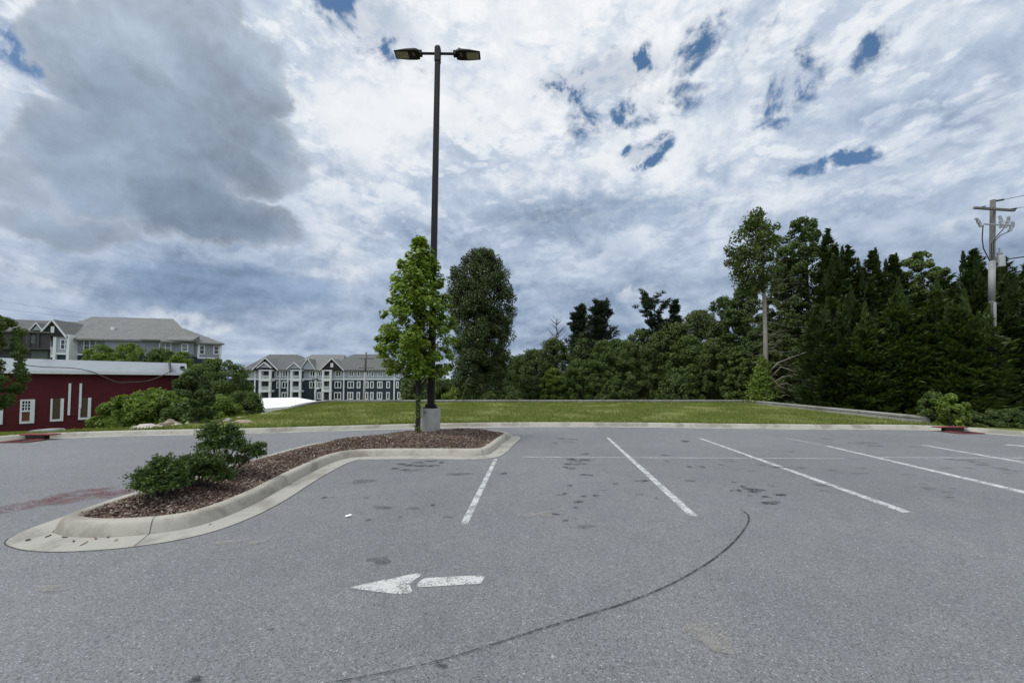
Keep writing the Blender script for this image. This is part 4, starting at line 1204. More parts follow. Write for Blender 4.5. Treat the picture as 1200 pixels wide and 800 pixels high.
M_polewood = plain('weathered_pole_wood', (.13, .12, .108), 0.85, 0.25, 2.5)
M_polepale = plain('pale_pole_sleeve', (.31, .31, .30), 0.7, 0.12, 3)
M_insul = plain('grey_porcelain', (.33, .33, .34), 0.35, 0.1)
M_trans = plain('transformer_grey', (.42, .43, .43), 0.5, 0.12)
def big_pole():
    D = 18.6
    b = AT(1160, 482, D); root = thing('utility_pole', 'tall wooden utility pole with transformer and white sleeve among the evergreens', 'utility pole', (b.x, D, gz(b.x, D)))
    zb = root.location.z
    P = lambda px, py, dy=0.0: (AT(px, py, D+dy).x - b.x, dy, AT(px, py, D+dy).z - zb)
    t = P(1163.5, 234.5)
    MB().tube([(0, 0, -.3), (t[0]*.5, 0, t[2]*.5), t], [.12, .112, .098], 14).build('shaft', M_polewood, root, smooth=True)
    k0, k1 = P(1161, 352)[2]/t[2], P(1162.5, 306)[2]/t[2]
    MB().tube([(t[0]*k0, 0, t[2]*k0), (t[0]*k1, 0, t[2]*k1)], [.124, .118], 14).build('white_sleeve', M_polepale, root, smooth=True)
    MB().tube([(-.03, -.17, .1), (t[0]*k0*.98-.03, -.15, t[2]*k0*.98)], .055, 10).build('riser_pipe', M_polepale, root)
    arm = MB().bar(P(1141.5, 243.6, -.16), P(1189, 246.6, -.16), .085, .10)
    arm.build('crossarm', M_polewood, root)
    for q in ((P(1146, 244), P(1155, 241.5, -.1), .04), (P(1164, 236), P(1176, 234), .07), (P(1179, 246.2, -.1), P(1191, 244.5, -.2), .07)): MB().bar(*q).build('insulator_arm', M_cable, root)
    a2 = MB().bar(P(1153, 262.5, -.17), P(1188, 264.5, -.17), .055); a2.build('cutout_bracket', M_insul, root)
    for p, q in (((1144, 256.5), (1149, 265)), ((1171.5, 254), (1173, 266)), ((1182, 255), (1178, 266)), ((1187, 261), (1183, 270))):
        c = MB(); A, B = Vector(P(*p, -.2)), Vector(P(*q, -.2))
        for k in range(5):
            w = A.lerp(B, k/4); c.obox(w, (.045-.012*(k % 2)*2, 0, 0), (0, .04, 0), (0, 0, .045))
        c.tube([A+Vector((.07,0,.03)), A.lerp(B,.5)+Vector((.14,0,0)), B+Vector((.07,0,-.04))], .016, 6)
        c.build('fuse_cutout', M_insul, root)
    j = MB()
    j.tube([P(1152, 264, -.17), P(1151, 280, -.2), P(1152.5, 291, -.2), P(1157, 300, -.16), P(1160, 306, -.16)], .022, 6)
    j.tube([P(1176, 268, -.17), P(1168, 277, -.2), P(1162, 285, -.2), P(1161.5, 305, -.2)], .020, 6)
    j.tube([P(1183, 271, -.17), P(1172, 276, -.2), P(1164.5, 284, -.2), P(1163.5, 304, -.2)], .020, 6)
    j.build('jumper_cable', M_cable, root)
    tc, tt = Vector(P(1172.3, 313)), Vector(P(1172.3, 300))
    h = tt.z - tc.z
    tr = MB().lathe([(.15, 0), (.17, .02), (.17, h-.03), (.13, h), (.04, h+.03)], 20, (tc.x, .0, tc.z)); tr.build('transformer', M_trans, root, smooth=False)
    bs = MB()
    for dx in (-.11, .0, .11):
        hh = .38 if dx == 0 else .18
        bs.lathe([(.03, 0), (.045, .04), (.03, .08), (.045, .12), (.03, .16), (.035, hh)], 10, (tc.x+dx, 0, tt.z+.0))
    bs.build('bushing', M_insul, root)
    MB().box(t[0]*.8, tc.x-.12, -.05, .05, tc.z+.12, tc.z+.2).build('hanger', M_cable, root)
    R = b.x
    # spans leave to the right, towards a pole outside the picture
    for name, lab, p, q, sag, rad in (('power_line', 'thin upper power line leaving the top of the tall utility pole', (1176, 234, 0), (40, 9, 13.6), .5, .012), ('power_line', 'power line leaving the crossarm of the tall utility pole', (1190, 244.5, -.2), (40.5, 8, 12.9), .5, .012), ('service_cable', 'thick cable leaving the tall utility pole beside the transformer', (1178, 304, 0), (40, 7, 9.6), .35, .03)):
        a = Vector((*P(*p),)) + root.location; e = Vector(q)
        pts = [a.lerp(e, t/14) - Vector((0, 0, sag*4*(t/14)*(1-t/14))) for t in range(15)]
        tag(MB().tube(pts, rad, 6).build(name, M_cable), lab, 'cable')
big_pole()

def far_pole():
    D = 62
    b = AT(428.5, 470, D); root = thing('utility_pole', 'thin distant utility pole in front of the navy apartments', 'utility pole', (b.x, D, -3.9)); zb = -3.9
    P = lambda px, py, dy=0.0: (AT(px, py, D+dy).x - b.x, dy, AT(px, py, D+dy).z - zb)
    mid = P(428.0, 436); t = P(429.2, 412.8)
    MB().tube([(-.4, 0, 0), mid], [.19, .16], 10).build('lower_shaft', M_polepale, root, smooth=True)
    MB().tube([mid, t], [.16, .13], 10).build('upper_shaft', M_polewood, root, smooth=True)
    for (p, q) in (((420, 420), (438, 420)), ((420.5, 431), (437.5, 431))):
        MB().bar(P(*p, -.2), P(*q, -.2), .12, .14).build('crossarm', M_polewood, root)
    m = MB()
    for px in (421, 424, 434, 437):
        for py in (420, 431): m.lathe([(.07, 0), (.09, .1), (.05, .3)], 8, (P(px, py)[0], -.2, P(px, py)[2]+.05))
    m.build('insulators', M_insul, root)
far_pole()

def yard_lamp():
    D = 66
    b = AT(366.8, 470, D); root = thing('yard_lamp', 'thin dark lamp pole beside the white roof, against the apartments', 'street lamp', (b.x, D, -3.9)); zb = -3.9
    P = lambda px, py: (AT(px, py, D).x - b.x, 0, AT(px, py, D).z - zb)
    MB().tube([(0, 0, 0), P(366.8, 444)], [.10, .07], 8).build('pole', M_bronze, root)
    m = MB(); m.bar(P(366, 444.3), P(371.5, 443.8), .10); m.box(P(369.5, 444)[0], P(372.5, 444)[0], -.2, .2, P(370, 444.8)[2], P(370, 443.6)[2]); m.build('lamp_head', M_bronze, root)
yard_lamp()
def white_lamp():
    D = 62
    b = AT(369.6, 470, D); root = thing('yard_lamp', 'short white curved lamp post at the far edge of the white roof', 'street lamp', (b.x, D, -3.9)); zb = -3.9
    P = lambda px, py: (AT(px, py, D).x - b.x, 0, AT(px, py, D).z - zb)
    MB().tube([(0, 0, 0), P(369.4, 459), P(369.9, 456), P(371.2, 454.8)], [.16, .13, .13, .10], 8).build('pole', M_white, root, smooth=True)
    MB().obox(P(371.6, 455.3), (.30, 0, .06), (0, .2, 0), (-.02, 0, .10)).build('lamp_head', M_white, root, bevel=.03)
white_lamp()

# faint wires across the sky above the apartments at left
for lab, q0, q1 in (('upper thin wire crossing the sky above the grey apartments', (-260, 296, 70), (150, 372, 95)), ('lower thin wire crossing the sky above the grey apartments', (-260, 312, 70), (130, 374, 95))):
    a, e = AT(*q0), AT(*q1)
    pts = [a.lerp(e, t/16) - Vector((0, 0, 1.6*4*(t/16)*(1-t/16))) for t in range(17)]
    tag(MB().tube(pts, .018, 5).build('overhead_wire', M_cablegrey), lab, 'cable')

# ------------------------------------------------------------------ kerb inlets, rocks
M_inred = plain('red_painted_concrete', (.20, .045, .04), 0.75, 0.3, 6, dirt=(.12, .05, .045), dscale=4)
M_inhole = plain('inlet_throat', (.02, .008, .007), 0.9)
def inlet(px0, px1, py, label):
    a, b = np.array(G(px0, py)), np.array(G(px1, py))
    i0 = int(np.argmin(np.linalg.norm(KERB-a, axis=1))); i1 = int(np.argmin(np.linalg.norm(KERB-b, axis=1)))
    p, q = KERB[i0], KERB[i1]
    u = (b-a); ln = np.linalg.norm(u); u /= ln; rz = math.atan2(u[1], u[0])
    c = (a+b)/2
    root = thing('storm_drain', label, 'storm drain', (c[0], c[1], 0.0), rz)
    MB().box(-ln/2, ln/2, -.42, .06, .008, .032).build('apron', M_inred, root, bevel=.008)
    MB().box(-ln/2+.12, ln/2-.1, .06, .20, .02, .13).build('throat', M_inhole, root)
    MB().box(-ln/2-.08, ln/2+.08, .07, .34, .128, .158).build('hood', M_inred, root, bevel=.012)
    g = MB()
    for k in range(7): x = -ln/2+.2 + k*(ln-.4)/6; g.box(x-.02, x+.02, -.36, -.05, .033, .042)
    g.build('grate', M_inhole, root)
inlet(21, 52, 516, 'red painted storm drain in the kerb below the red workshop')
inlet(1107, 1136, 506.3, 'red painted storm drain in the kerb beside the small leafy shrub')

M_rock = concrete('pale_rock', (.50, .46, .39), 0.28, (.22, .18, .13), 0.6, 2.2)
M_rock2 = concrete('tan_rock', (.36, .285, .205), 0.3, (.18, .14, .10), 0.6, 2.2)
def rock(px, py, wpx, hpx, D, label, mat, flat=0.6, seed=0):
    p = AT(px, py, D); w = wpx*D/FPX/2; h = hpx*D/FPX
    z = gz(p.x, D)
    bm = bmesh.new(); bmesh.ops.create_icosphere(bm, subdivisions=3, radius=1)
    for v in bm.verts:
        n = mnoise.noise(v.co*1.1 + Vector((seed*7.3, 0, 0))); n2 = mnoise.cell(v.co*1.6 + Vector((seed*3.1, 1, 2)))
        v.co *= 1 + .30*n + .30*n2
        v.co.x *= w; v.co.y *= w*.7; v.co.z *= h*.75
    bmesh.ops.dissolve_limit(bm, angle_limit=R_(14), verts=bm.verts, edges=bm.edges)
    bmesh.ops.triangulate(bm, faces=bm.faces)
    me = bpy.data.meshes.new('rock'); bm.to_mesh(me); bm.free(); me.materials.append(mat)
    o = link('rock', me); o.location = (p.x, D, z + h*.28); o.rotation_euler = (0, 0, seed)
    return tag(o, label, 'rock', 'rocks on the left bank')
for i, q in enumerate(((197, 491, 19, 8, 13.8, 'broad tan rock in the grass left of the shrub island, with a paler top', M_rock2), (228, 492, 22, 8, 13.9, 'angular whitish rock just left of the young tree', M_rock), (208, 498, 14, 6, 13.2, 'small pale rock low between two larger rocks', M_rock), (174, 500.5, 30, 5, 12.8, 'low flat grey rock nearly buried by the kerb', M_rock), (266, 491, 16, 6, 14.4, 'small pale slanted rock right of the young tree', M_rock), (283, 495, 26, 6, 14.0, 'low tan rock lying behind the tall island shrub', M_rock2), (283, 487, 14, 5, 15.5, 'small tan rock under the round bush', M_rock2))):
    rock(*q, seed=i+1)
def slab():
    D = 12.8
    p = AT(52, 500, D); root = MB()
    w = 33*D/FPX; root.prism([(-w/2, 0), (-w*.20, .17), (w*.38, .18), (w*.5, .03)], -.25, .3)
    o = root.build('concrete_block', concrete('old_block', (.33, .33, .31), .2, (.2, .2, .17), .6, 2), bevel=.02)
    o.location = (p.x, D, gz(p.x, D)-.04); tag(o, 'pale concrete block with sloping sides in the grass before the red workshop', 'concrete block')
slab()

# ------------------------------------------------------------------ vegetation
M_bark = plain('bark', (.075, .06, .048), 0.9, 0.4, 5, bump=0.6, bscale=25)
M_barkdark = plain('dark_bark', (.045, .038, .032), 0.9, 0.4, 5)
M_barkpale = plain('pale_dead_wood', (.30, .265, .225), 0.9, 0.25, 5)
M_deadwood = plain('dead_branch_wood', (.22, .19, .155), 0.9, 0.35, 3)
M_mapleleaf = leaf_mat('maple_leaves', (.072, .122, .010), (.165, .222, .026), 0.45, 0.5, (.24, .25, .035))
M_leaf = [leaf_mat('leaves_deep', (.030, .050, .012), (.072, .102, .024), 0.30),
          leaf_mat('leaves_mid', (.042, .068, .014), (.092, .128, .030), 0.34),
          leaf_mat('leaves_olive', (.040, .060, .015), (.086, .110, .028), 0.32),
          leaf_mat('leaves_fresh', (.065, .108, .014), (.150, .195, .034), 0.38)]
M_linden = leaf_mat('dark_broad_leaves', (.023, .037, .010), (.056, .075, .020), 0.25, 0.45, (.10, .11, .035))
M_needle = leaf_mat('cypress_sprays', (.017, .030, .009), (.047, .068, .016), 0.25, 0.6)
M_needle2 = leaf_mat('cypress_sprays_fresh', (.026, .044, .011), (.063, .090, .021), 0.28, 0.6)
M_pine = leaf_mat('pine_needles', (.014, .024, .013), (.032, .048, .024), 0.15, 0.6)
M_shrub = leaf_mat('glossy_shrub_leaves', (.026, .050, .010), (.070, .110, .020), 0.28, 0.38, (.09, .10, .03))
M_young = leaf_mat('young_leaves', (.075, .12, .018), (.16, .20, .045), 0.4, 0.45)

LEAF4 = np.array([(-.5, 0), (-.05, -.30), (.5, 0), (-.05, .30)])
LEAF6 = np.array([(-.5, 0), (-.25, -.24), (.15, -.26), (.5, 0), (.15, .26), (-.25, .24)])
MAPLE = np.array([(-.5, 0), (-.30, -.22), (-.05, -.55), (.02, -.22), (.30, -.34), (.24, -.12), (.55, 0), (.24, .12), (.30, .34), (.02, .22), (-.05, .55), (-.30, .22)])
SPRAY = np.array([(-.5, -.04), (-.1, -.16), (.5, 0), (-.1, .16)])

def leaves_mesh(name, C, A, Nn, S, mat, parent, shape=LEAF4, width=1.0, cup=0.12):
    """C centres, A leaf axis, Nn leaf normal, S length"""
    C = np.asarray(C); A = A/(np.linalg.norm(A, axis=1, keepdims=True)+1e-9)
    B = np.cross(Nn, A); B /= (np.linalg.norm(B, axis=1, keepdims=True)+1e-9); Q = np.cross(A, B)
    k = len(shape); n = len(C)
    V = C[:, None] + (S[:, None]*shape[None, :, 0])[..., None]*A[:, None] + (S[:, None]*shape[None, :, 1]*width)[..., None]*B[:, None]
    V = V + (S[:, None]*cup*np.abs(shape[None, :, 1])*1.2)[..., None]*Q[:, None]
    me = bpy.data.meshes.new(name)
    me.vertices.add(n*k); me.vertices.foreach_set('co', V.reshape(-1))
    me.loops.add(n*k); me.loops.foreach_set('vertex_index', np.arange(n*k, dtype=np.int32))
    me.polygons.add(n); me.polygons.foreach_set('loop_start', np.arange(0, n*k, k, dtype=np.int32))
    me.materials.append(mat); me.update(calc_edges=True)
    return link(name, me, parent)

def unit(n):
    v = rng.normal(size=(n, 3)); return v/np.linalg.norm(v, axis=1, keepdims=True)

PROF = {
    'round': lambda t: np.sqrt(np.clip(1-(2*t-1)**2, 0, 1)),
    'dome': lambda t: np.where(t < .35, .72+.28*t/.35, np.sqrt(np.clip(1-((t-.35)/.65)**2, 0, 1))),
    'column': lambda t: np.where(t < .62, np.minimum(1, .74+.45*t), np.sqrt(np.clip(1-((t-.62)/.38)**2.3, 0, 1))),
    'spire': lambda t: np.clip(np.where(t < .3, .80+.2*t/.3, (1-(t-.3)/.7)**.75), 0.02, 1),
    'bush': lambda t: np.sqrt(np.clip(1-t**2.2, 0, 1)),
}
DENS = 3.0
def crown(H0, H1, R, prof, ncl, per, size, rc=(.18, .32), squash=.9, flat=0.35, lump=0.14, core=0.25):
    """leaf clumps spread through a crown whose half-width follows prof; returns leaf arrays and the clump centres"""
    C, A, NN, S, CC = [], [], [], [], []
    ph = rng.uniform(0, 6.28, 4)
    for i in range(ncl):
        t = rng.uniform(0.02, 0.985); a = rng.uniform(0, 2*np.pi)
        rr = R*float(PROF[prof](np.array(t)))
        rr *= 1 + lump*(math.sin(3*a+ph[0]+5*t)*.5 + math.sin(2*a+ph[1]-9*t)*.5)
        r = rr*(rng.uniform(.05, .6) if rng.random() < core else rng.uniform(.68, 1.0))
        q = R*rng.uniform(*rc)*(0.6+0.4*min(1, rr/R+.2))
        r = max(0, r - q*.45)
        c = np.array([math.cos(a)*r, math.sin(a)*r, H0 + t*(H1-H0) - q*.25])
        CC.append((c, q))
        m = max(8, int(DENS*per*(q/(R*.25))**2*rng.uniform(.7, 1.25)))
        u = unit(m); d = rng.uniform(.25, 1.0, m)**.5
        p = u*d[:, None]*q*np.array([1, 1, squash])
        C.append(c + p)
        out = np.array([math.cos(a), math.sin(a), .25])
        n = u*.55 + np.array([0, 0, 1])*.30 + out*.25 + unit(m)*.65
        NN.append(n); ax = unit(m) + u*.5 + np.array([0, 0, -.35]); A.append(ax)
        S.append(size*rng.uniform(.65, 1.3, m))
    return np.concatenate(C), np.concatenate(A), np.concatenate(NN), np.concatenate(S), CC

def trunk_mesh(root, H, R0, CC, mat, bend=.03, nl=9, lean=0, top=None):
    mb = MB(); top = top or H*.86
    pts = [(math.sin(t*3+1)*bend*H*t, math.cos(t*2.2)*bend*H*t - bend*H*t, -.3 + t*(top+.3)) for t in np.linspace(0, 1, 8)]
    rad = [R0*(1.25 if t == 0 else 1)*(1-.86*t) for t in np.linspace(0, 1, 8)]
    mb.tube(pts, rad, 10)
    order = list(range(len(CC))); rng.shuffle(order)
    for i in order[:nl]:
        c, q = CC[i]
        z = max(H*.12, c[2] - np.hypot(c[0], c[1])*rng.uniform(.6, 1.1)); t = min(.98, (z+.3)/(top+.3))
        b = np.array([np.interp(t, np.linspace(0, 1, 8), [p[k] for p in pts]) for k in range(3)])
        r = R0*(1-.86*t)*.5
        mid = (b + np.array(c))/2 + np.array([0, 0, -.06*np.linalg.norm(c-b)])
        mb.tube([b, mid, c], [r, r*.6, r*.2], 6)
    return mb.build('trunk', mat, root, smooth=True)

def broadleaf(name, label, cat, px, D, ytop, halfpx, mat, prof='round', zb=None, cb=0.18, ncl=90, per=90, size=None, group=None, bark=None, rc=(.18, .32), lump=.14, core=.25, trunk=True, shape=LEAF4, squash=.9, x=None):
    p = AT(px, ytop, D); xx = p.x if x is None else x
    z0 = gz(xx, D) if zb is None else zb
    H = p.z - z0; R = halfpx*D/FPX
    size = (size or max(.10, min(.34, .0048*D)))*1.08
    root = thing(name, label, cat, (xx, D, z0), rng.uniform(0, 6.28) if False else 0.0, group)
    C, A, NN, S, CC = crown(H*cb, H, R, prof, ncl, per, size, rc, squash, lump=lump, core=core)
    leaves_mesh('crown' if trunk else 'foliage', C, A, NN, S, mat, root, shape)
    if trunk: trunk_mesh(root, H, max(.05, H*.02), CC, bark or M_barkdark)
    else:
        mb = MB()
        for i in range(7):
            c, q = CC[rng.integers(len(CC))]; mb.tube([(c[0]*.1, c[1]*.1, -.1), (c[0]*.5, c[1]*.5, c[2]*.45), tuple(c)], [max(.012, .012*H), .010*H, .004*H], 5)
        mb.build('stems', M_barkdark, root)
    return root

# ---- young maple in the island
def maple():
    D = 10.35
    b = G(489.5, 509, 0.22); p = AT(493, 279.5, D)
    x, y = b[0], b[1]-.02; z0 = mulch_z(x, y)-.02
    root = thing('maple_tree', 'young yellow-green maple tree in the mulch island beside the lamp base', 'tree', (x, y, z0))
    H = p.z - z0
    P = lambda px, py: (AT(px, py, y).x - x, AT(px, py, y).z - z0)
    # crown outline read as half-widths at heights
    prof = [(287, 492, 6), (300, 493, 17), (318, 492, 23), (338, 489, 30), (358, 490, 36), (378, 491, 38), (398, 490, 39), (415, 489, 38), (428, 490, 35), (440, 492, 26)]
    ys = [q[0] for q in prof]
    C, A, NN, S = [], [], [], []; CC = []
    for i in range(340):
        py = 281 + (440-282)*rng.uniform(0, 1)**.85
        cx = np.interp(py, ys, [q[1] for q in prof]); hw = np.interp(py, ys, [q[2] for q in prof])*1.12
        X0, Z0 = P(cx, py); Rr = hw*y/FPX
        a = rng.uniform(0, 2*np.pi); r = Rr*(rng.uniform(.1, .7) if rng.random() < .30 else rng.uniform(.70, 1.17))
        q = rng.uniform(.09, .23); r = max(0, r-q*.7)
        c = np.array([X0 + math.cos(a)*r, math.sin(a)*r, Z0]); CC.append((c, q))
        m = int(rng.uniform(38, 62)); u = unit(m); d = rng.uniform(.2, 1, m)**.5
        C.append(c + u*d[:, None]*q*np.array([1, 1, .85]))
        NN.append(u*.35 + np.array([0, 0, .75]) + np.array([math.cos(a), math.sin(a), 0])*.45 + unit(m)*.5)
        A.append(unit(m)*.7 + np.array([math.cos(a), math.sin(a), -.55])); S.append(rng.uniform(.055, .125, m))
    leaves_mesh('crown', np.concatenate(C), np.concatenate(A), np.concatenate(NN), np.concatenate(S), M_mapleleaf, root, MAPLE)
    mb = MB()
    tp = [(0, 0, -.1), (.01, .01, .5), (.0, .0, 1.2), (.05, .02, 2.4), (.07, .0, 3.6), (.06, 0, H-.15)]
    mb.tube(tp, [.075, .058, .052, .042, .026, .006], 10)
    for c, q in CC[::3]:
        z = max(1.0, c[2] - .5*np.hypot(c[0], c[1]) - .25); bx = np.interp(z, [t[2] for t in tp], [t[0] for t in tp])
        mb.tube([(bx, 0, z), ((bx+c[0])/2, c[1]/2, (z+c[2])/2+.05), tuple(c)], [.014, .009, .003], 5)
    mb.build('trunk', M_barkdark, root, smooth=True)
    # shoots sprouting from the trunk foot
    n = 220; h = np.r_[rng.uniform(.42, 1.0, 150), rng.uniform(.02, .22, 70)]
    C = np.stack([rng.normal(0.02, .05, n), rng.normal(-.04, .05, n), h], 1)
    leaves_mesh('shoots', C, unit(n)+np.array([0, 0, .6]), unit(n)+np.array([0, -.4, .5]), rng.uniform(.04, .075, n), M_young, root, LEAF6)
maple()

# ---- three shrubs in a row in the island
def island_shrub(label, px, y, zt_px, halfpx, seed_n, parts, z_open=0.0):
    p = AT(px, zt_px, y); z0 = mulch_z(p.x, y)-.02
    root = thing('evergreen_shrub', label, 'shrub', (p.x, y, z0), group='shrubs in the mulch island')
    H = p.z - z0
    C, A, NN, S = [], [], [], []; st = MB()
    for (cx, cy, cz, r, m) in parts:
        c = np.array([cx, cy, cz*H])
        # twigs with leaves set along them
        tw = max(10, int(m*2.3))
        for k in range(tw):
            u = unit(1)[0]; u[2] = abs(u[2])*.9 - .25
            e = c + u*r*rng.uniform(.72, 1.05)*np.array([1, 1, .9]); s = c + u*r*.25
            n = 30; t = rng.uniform(.15, 1.0, n)**.7
            P = s + (e-s)*t[:, None] + rng.normal(0, .016, (n, 3))
            C.append(P); A.append((e-s)/np.linalg.norm(e-s)*.8 + unit(n)*.9); NN.append(unit(n)*.7 + np.array([0, 0, .7]) + u*.3)
            S.append(rng.uniform(.020, .036, n))
        st.tube([(cx*.25, cy*.25, -.03), (cx*.6, cy*.6, c[2]*.5), tuple(c)], [.014, .011, .006], 6)
        for k in range(5):                     # stray shoots beyond the mound
            u = unit(1)[0]; u[2] = abs(u[2])*1.2+.1; u /= np.linalg.norm(u); e = c + u*r*rng.uniform(1.08, 1.32); s = c + u*r*.5; n = 16
            C.append(s + (e-s)*rng.uniform(.2, 1.05, n)[:, None] + rng.normal(0, .012, (n, 3))); A.append(u + unit(n)*.8); NN.append(unit(n)*.7 + np.array([0, 0, .6])); S.append(rng.uniform(.02, .034, n)); st.tube([tuple(s), tuple(e)], [.004, .002], 4)
        for k in range(4):
            u = unit(1)[0]; u[2] = abs(u[2]); st.tube([tuple(c - np.array([0, 0, .1*H])), tuple(c + u*r*.8)], [.006, .002], 5)
    leaves_mesh('foliage', np.concatenate(C), np.concatenate(A), np.concatenate(NN), np.concatenate(S), M_shrub, root, LEAF6, .95)
    st.build('stems', M_bark, root, smooth=True)
    return root
def P4(px, y0, base): return AT(px, 500, y0).x - AT(base, 500, y0).x
island_shrub('low rounded dark green shrub, leftmost in the mulch island', 189, 4.62, 532, 28, 0,
    [(-.10, 0, .55, .20, 30), (.10, .03, .62, .20, 30), (.0, -.10, .36, .22, 32), (-.14, .05, .33, .18, 26), (.17, -.02, .35, .17, 24), (.0, .12, .62, .18, 26), (.02, 0, .80, .12, 16)])
island_shrub('middle shrub of the mulch island, with brighter green tips', 232, 5.05, 528, 32, 0,
    [(-.08, 0, .66, .21, 30), (.12, .0, .70, .20, 30), (.20, .05, .42, .20, 26), (0, -.10, .40, .23, 30), (-.20, .02, .36, .18, 22), (.30, .05, .28, .15, 18), (.05, .0, .86, .10, 14)])
island_shrub('tallest shrub of the mulch island, open stemmed with an upright crown', 258, 5.75, 497, 42, 0,
    [(-.12, 0, .80, .21, 32), (.10, .02, .78, .22, 34), (.0, .0, .62, .25, 36), (.24, .0, .60, .19, 26), (.42, .02, .50, .15, 18), (.56, .0, .44, .12, 14), (-.20, .05, .56, .18, 24), (.30, 0, .30, .15, 14), (.10, -.05, .30, .18, 16), (-.12, 0, .93, .09, 10), (.17, .0, .93, .09, 10), (.60, .02, .58, .08, 8)])

# ---- left bank
broadleaf('broadleaf_tree', 'dense green tree at the very left edge, hiding the corner of the red workshop', 'tree', -6, 16.5, 368, 29, M_leaf[1], 'round', cb=.16, ncl=120, per=110, size=.085, rc=(.14, .26))
GB = 'bushes between the red workshop and the grey apartments'
for px, D, yt, hw, mi, lab in ((118, 34.5, 402.5, 24, 3, 'bright green tree top above the roof left of centre, below the long apartment windows'), (152, 35.5, 400, 27, 3, 'widest bright green tree top over the middle of the red workshop roof'), (190, 36.5, 407, 24, 1, 'dark green tree top behind the right part of the red workshop roof'), (214, 36, 411, 19, 3, 'loose green tree top over the right corner of the red workshop roof')):
    broadleaf('broadleaf_tree', lab, 'tree', px, D, yt, hw, M_leaf[mi], 'dome', cb=.02, ncl=230, per=80, size=.15, rc=(.10, .20), group=GB)
broadleaf('broadleaf_tree', 'large rounded tree just right of the red workshop', 'tree', 253, 30, 421, 41, M_leaf[1], 'dome', cb=.04, ncl=330, per=110, size=.14, rc=(.10, .19))
broadleaf('broadleaf_tree', 'smaller dark tree filling the gap beside the right end of the red workshop', 'tree', 226, 27, 434, 22, M_leaf[0], 'dome', cb=.02, ncl=80, per=80, size=.14)
broadleaf('round_bush', 'round green bush left of the white roof', 'bush', 286, 21, 459, 26, M_leaf[1], 'bush', cb=.0, ncl=90, per=110, size=.10, trunk=False)
broadleaf('round_bush', 'loose green bush at the foot of the large rounded tree', 'bush', 258, 19, 464, 24, M_leaf[3], 'bush', cb=.0, ncl=70, per=80, size=.10, trunk=False)
broadleaf('leafy_bush', 'taller spreading bush in front of the red workshop wall', 'bush', 182, 19.4, 456.5, 40, M_leaf[3], 'bush', cb=.0, ncl=220, per=80, size=.14, rc=(.10, .20), trunk=False, shape=LEAF6)
broadleaf('leafy_bush', 'lower spreading bush nearest the red workshop windows', 'bush', 146, 18.8, 466, 28, M_leaf[3], 'bush', cb=.0, ncl=60, per=80, size=.14, trunk=False, shape=LEAF6)
broadleaf('leafy_bush', 'low spreading bush under the right end of the red workshop', 'bush', 216, 18.6, 470, 24, M_leaf[1], 'bush', cb=.0, ncl=60, per=80, size=.12, trunk=False, shape=LEAF6)
broadleaf('young_tree', 'slim dark young tree standing among the pale rocks', 'tree', 239, 13.9, 440, 15, M_leaf[0], 'spire', cb=.05, ncl=60, per=60, size=.075)

# ---- single big tree behind the maple and the low growth at its foot
broadleaf('linden_tree', 'tall dark rounded tree standing alone just right of the maple', 'tree', 564, 40, 292, 41, M_linden, 'column', cb=.08, ncl=820, per=110, size=.18, rc=(.12, .22), lump=.08, core=.34)
for px, D, yt, hw, mi, lab in ((512, 42, 446, 22, 0, 'dark low bush behind the trunk of the maple'), (532, 39, 455, 20, 3, 'light green low bush behind the lamp base'), (598, 38, 452, 22, 0, 'dark bush at the right foot of the tall rounded tree'), (486, 44, 448, 12, 0, 'small dark bush at the right end of the navy apartments'), (573, 36, 459, 18, 2, 'low olive bush under the tall rounded tree')):
    broadleaf('round_bush', lab, 'bush', px, D, yt, hw, M_leaf[mi], 'bush', cb=0, ncl=70, per=80, size=.18, trunk=False, group='bushes along the back wall')

# ---- woodland edge beyond the wall
GW = 'trees of the wood beyond the wall'
wood = [(600, 66, 417, 26, 0, 'round', 'small dark tree at the left end of the wood'), (624, 62, 409, 30, 0, 'round', 'dark rounded tree second from the left end of the wood'),
 (648, 60, 396, 30, 0, 'dome', 'dark tree below the bare grey snag'), (690, 56, 388, 36, 0, 'dome', 'dark broad tree under the pair of pines'),
 (725, 52, 397, 34, 1, 'dome', 'mid green tree right of the pair of pines'), (752, 55, 385, 30, 1, 'dome', 'mid green rounded tree left below the flat topped pine'),
 (786, 52, 377, 36, 2, 'dome', 'olive tree below the flat topped pine'), (818, 50, 363, 36, 2, 'dome', 'olive tree sloping up towards the tall bare trunk'),
 (848, 48, 346, 34, 0, 'dome', 'dark tree leaning up towards the tall thin tree'), (872, 44, 335, 28, 0, 'dome', 'dark dense tree just left of the bare trunk')]
for px, D, yt, hw, mi, pf, lab in wood:
    broadleaf('broadleaf_tree', lab, 'tree', px, D, yt, hw, M_leaf[mi], pf, zb=-3.4, cb=.05, ncl=360, per=95, size=.22, rc=(.10, .19), group=GW)
front = [(648, 44, 431, 21, 3, 'bright green bush low at the left of the wood'), (678, 43, 420, 24, 1, 'mid green bush right of the bright one'), (707, 42, 398, 24, 1, 'upright mid green tree at the front of the wood'), (742, 41, 402, 28, 2, 'tall olive bush in the middle of the wood front'), (772, 40, 388, 26, 2, 'olive bush with upright twigs, centre of the wood front'), (806, 38, 392, 28, 1, 'broad bush right of the wood centre'), (838, 36, 395, 28, 2, 'loose yellowish bush left of the bare trunk'), (866, 34, 405, 24, 1, 'dense bush at the left foot of the bare trunk'), (622, 45, 440, 22, 0, 'low dark bush at the left end of the wood front'), (720, 37, 442, 20, 0, 'low dark bush along the wall, under the olive bushes'), (790, 35, 438, 24, 0, 'low shadowy bush along the wall, right of the middle')]
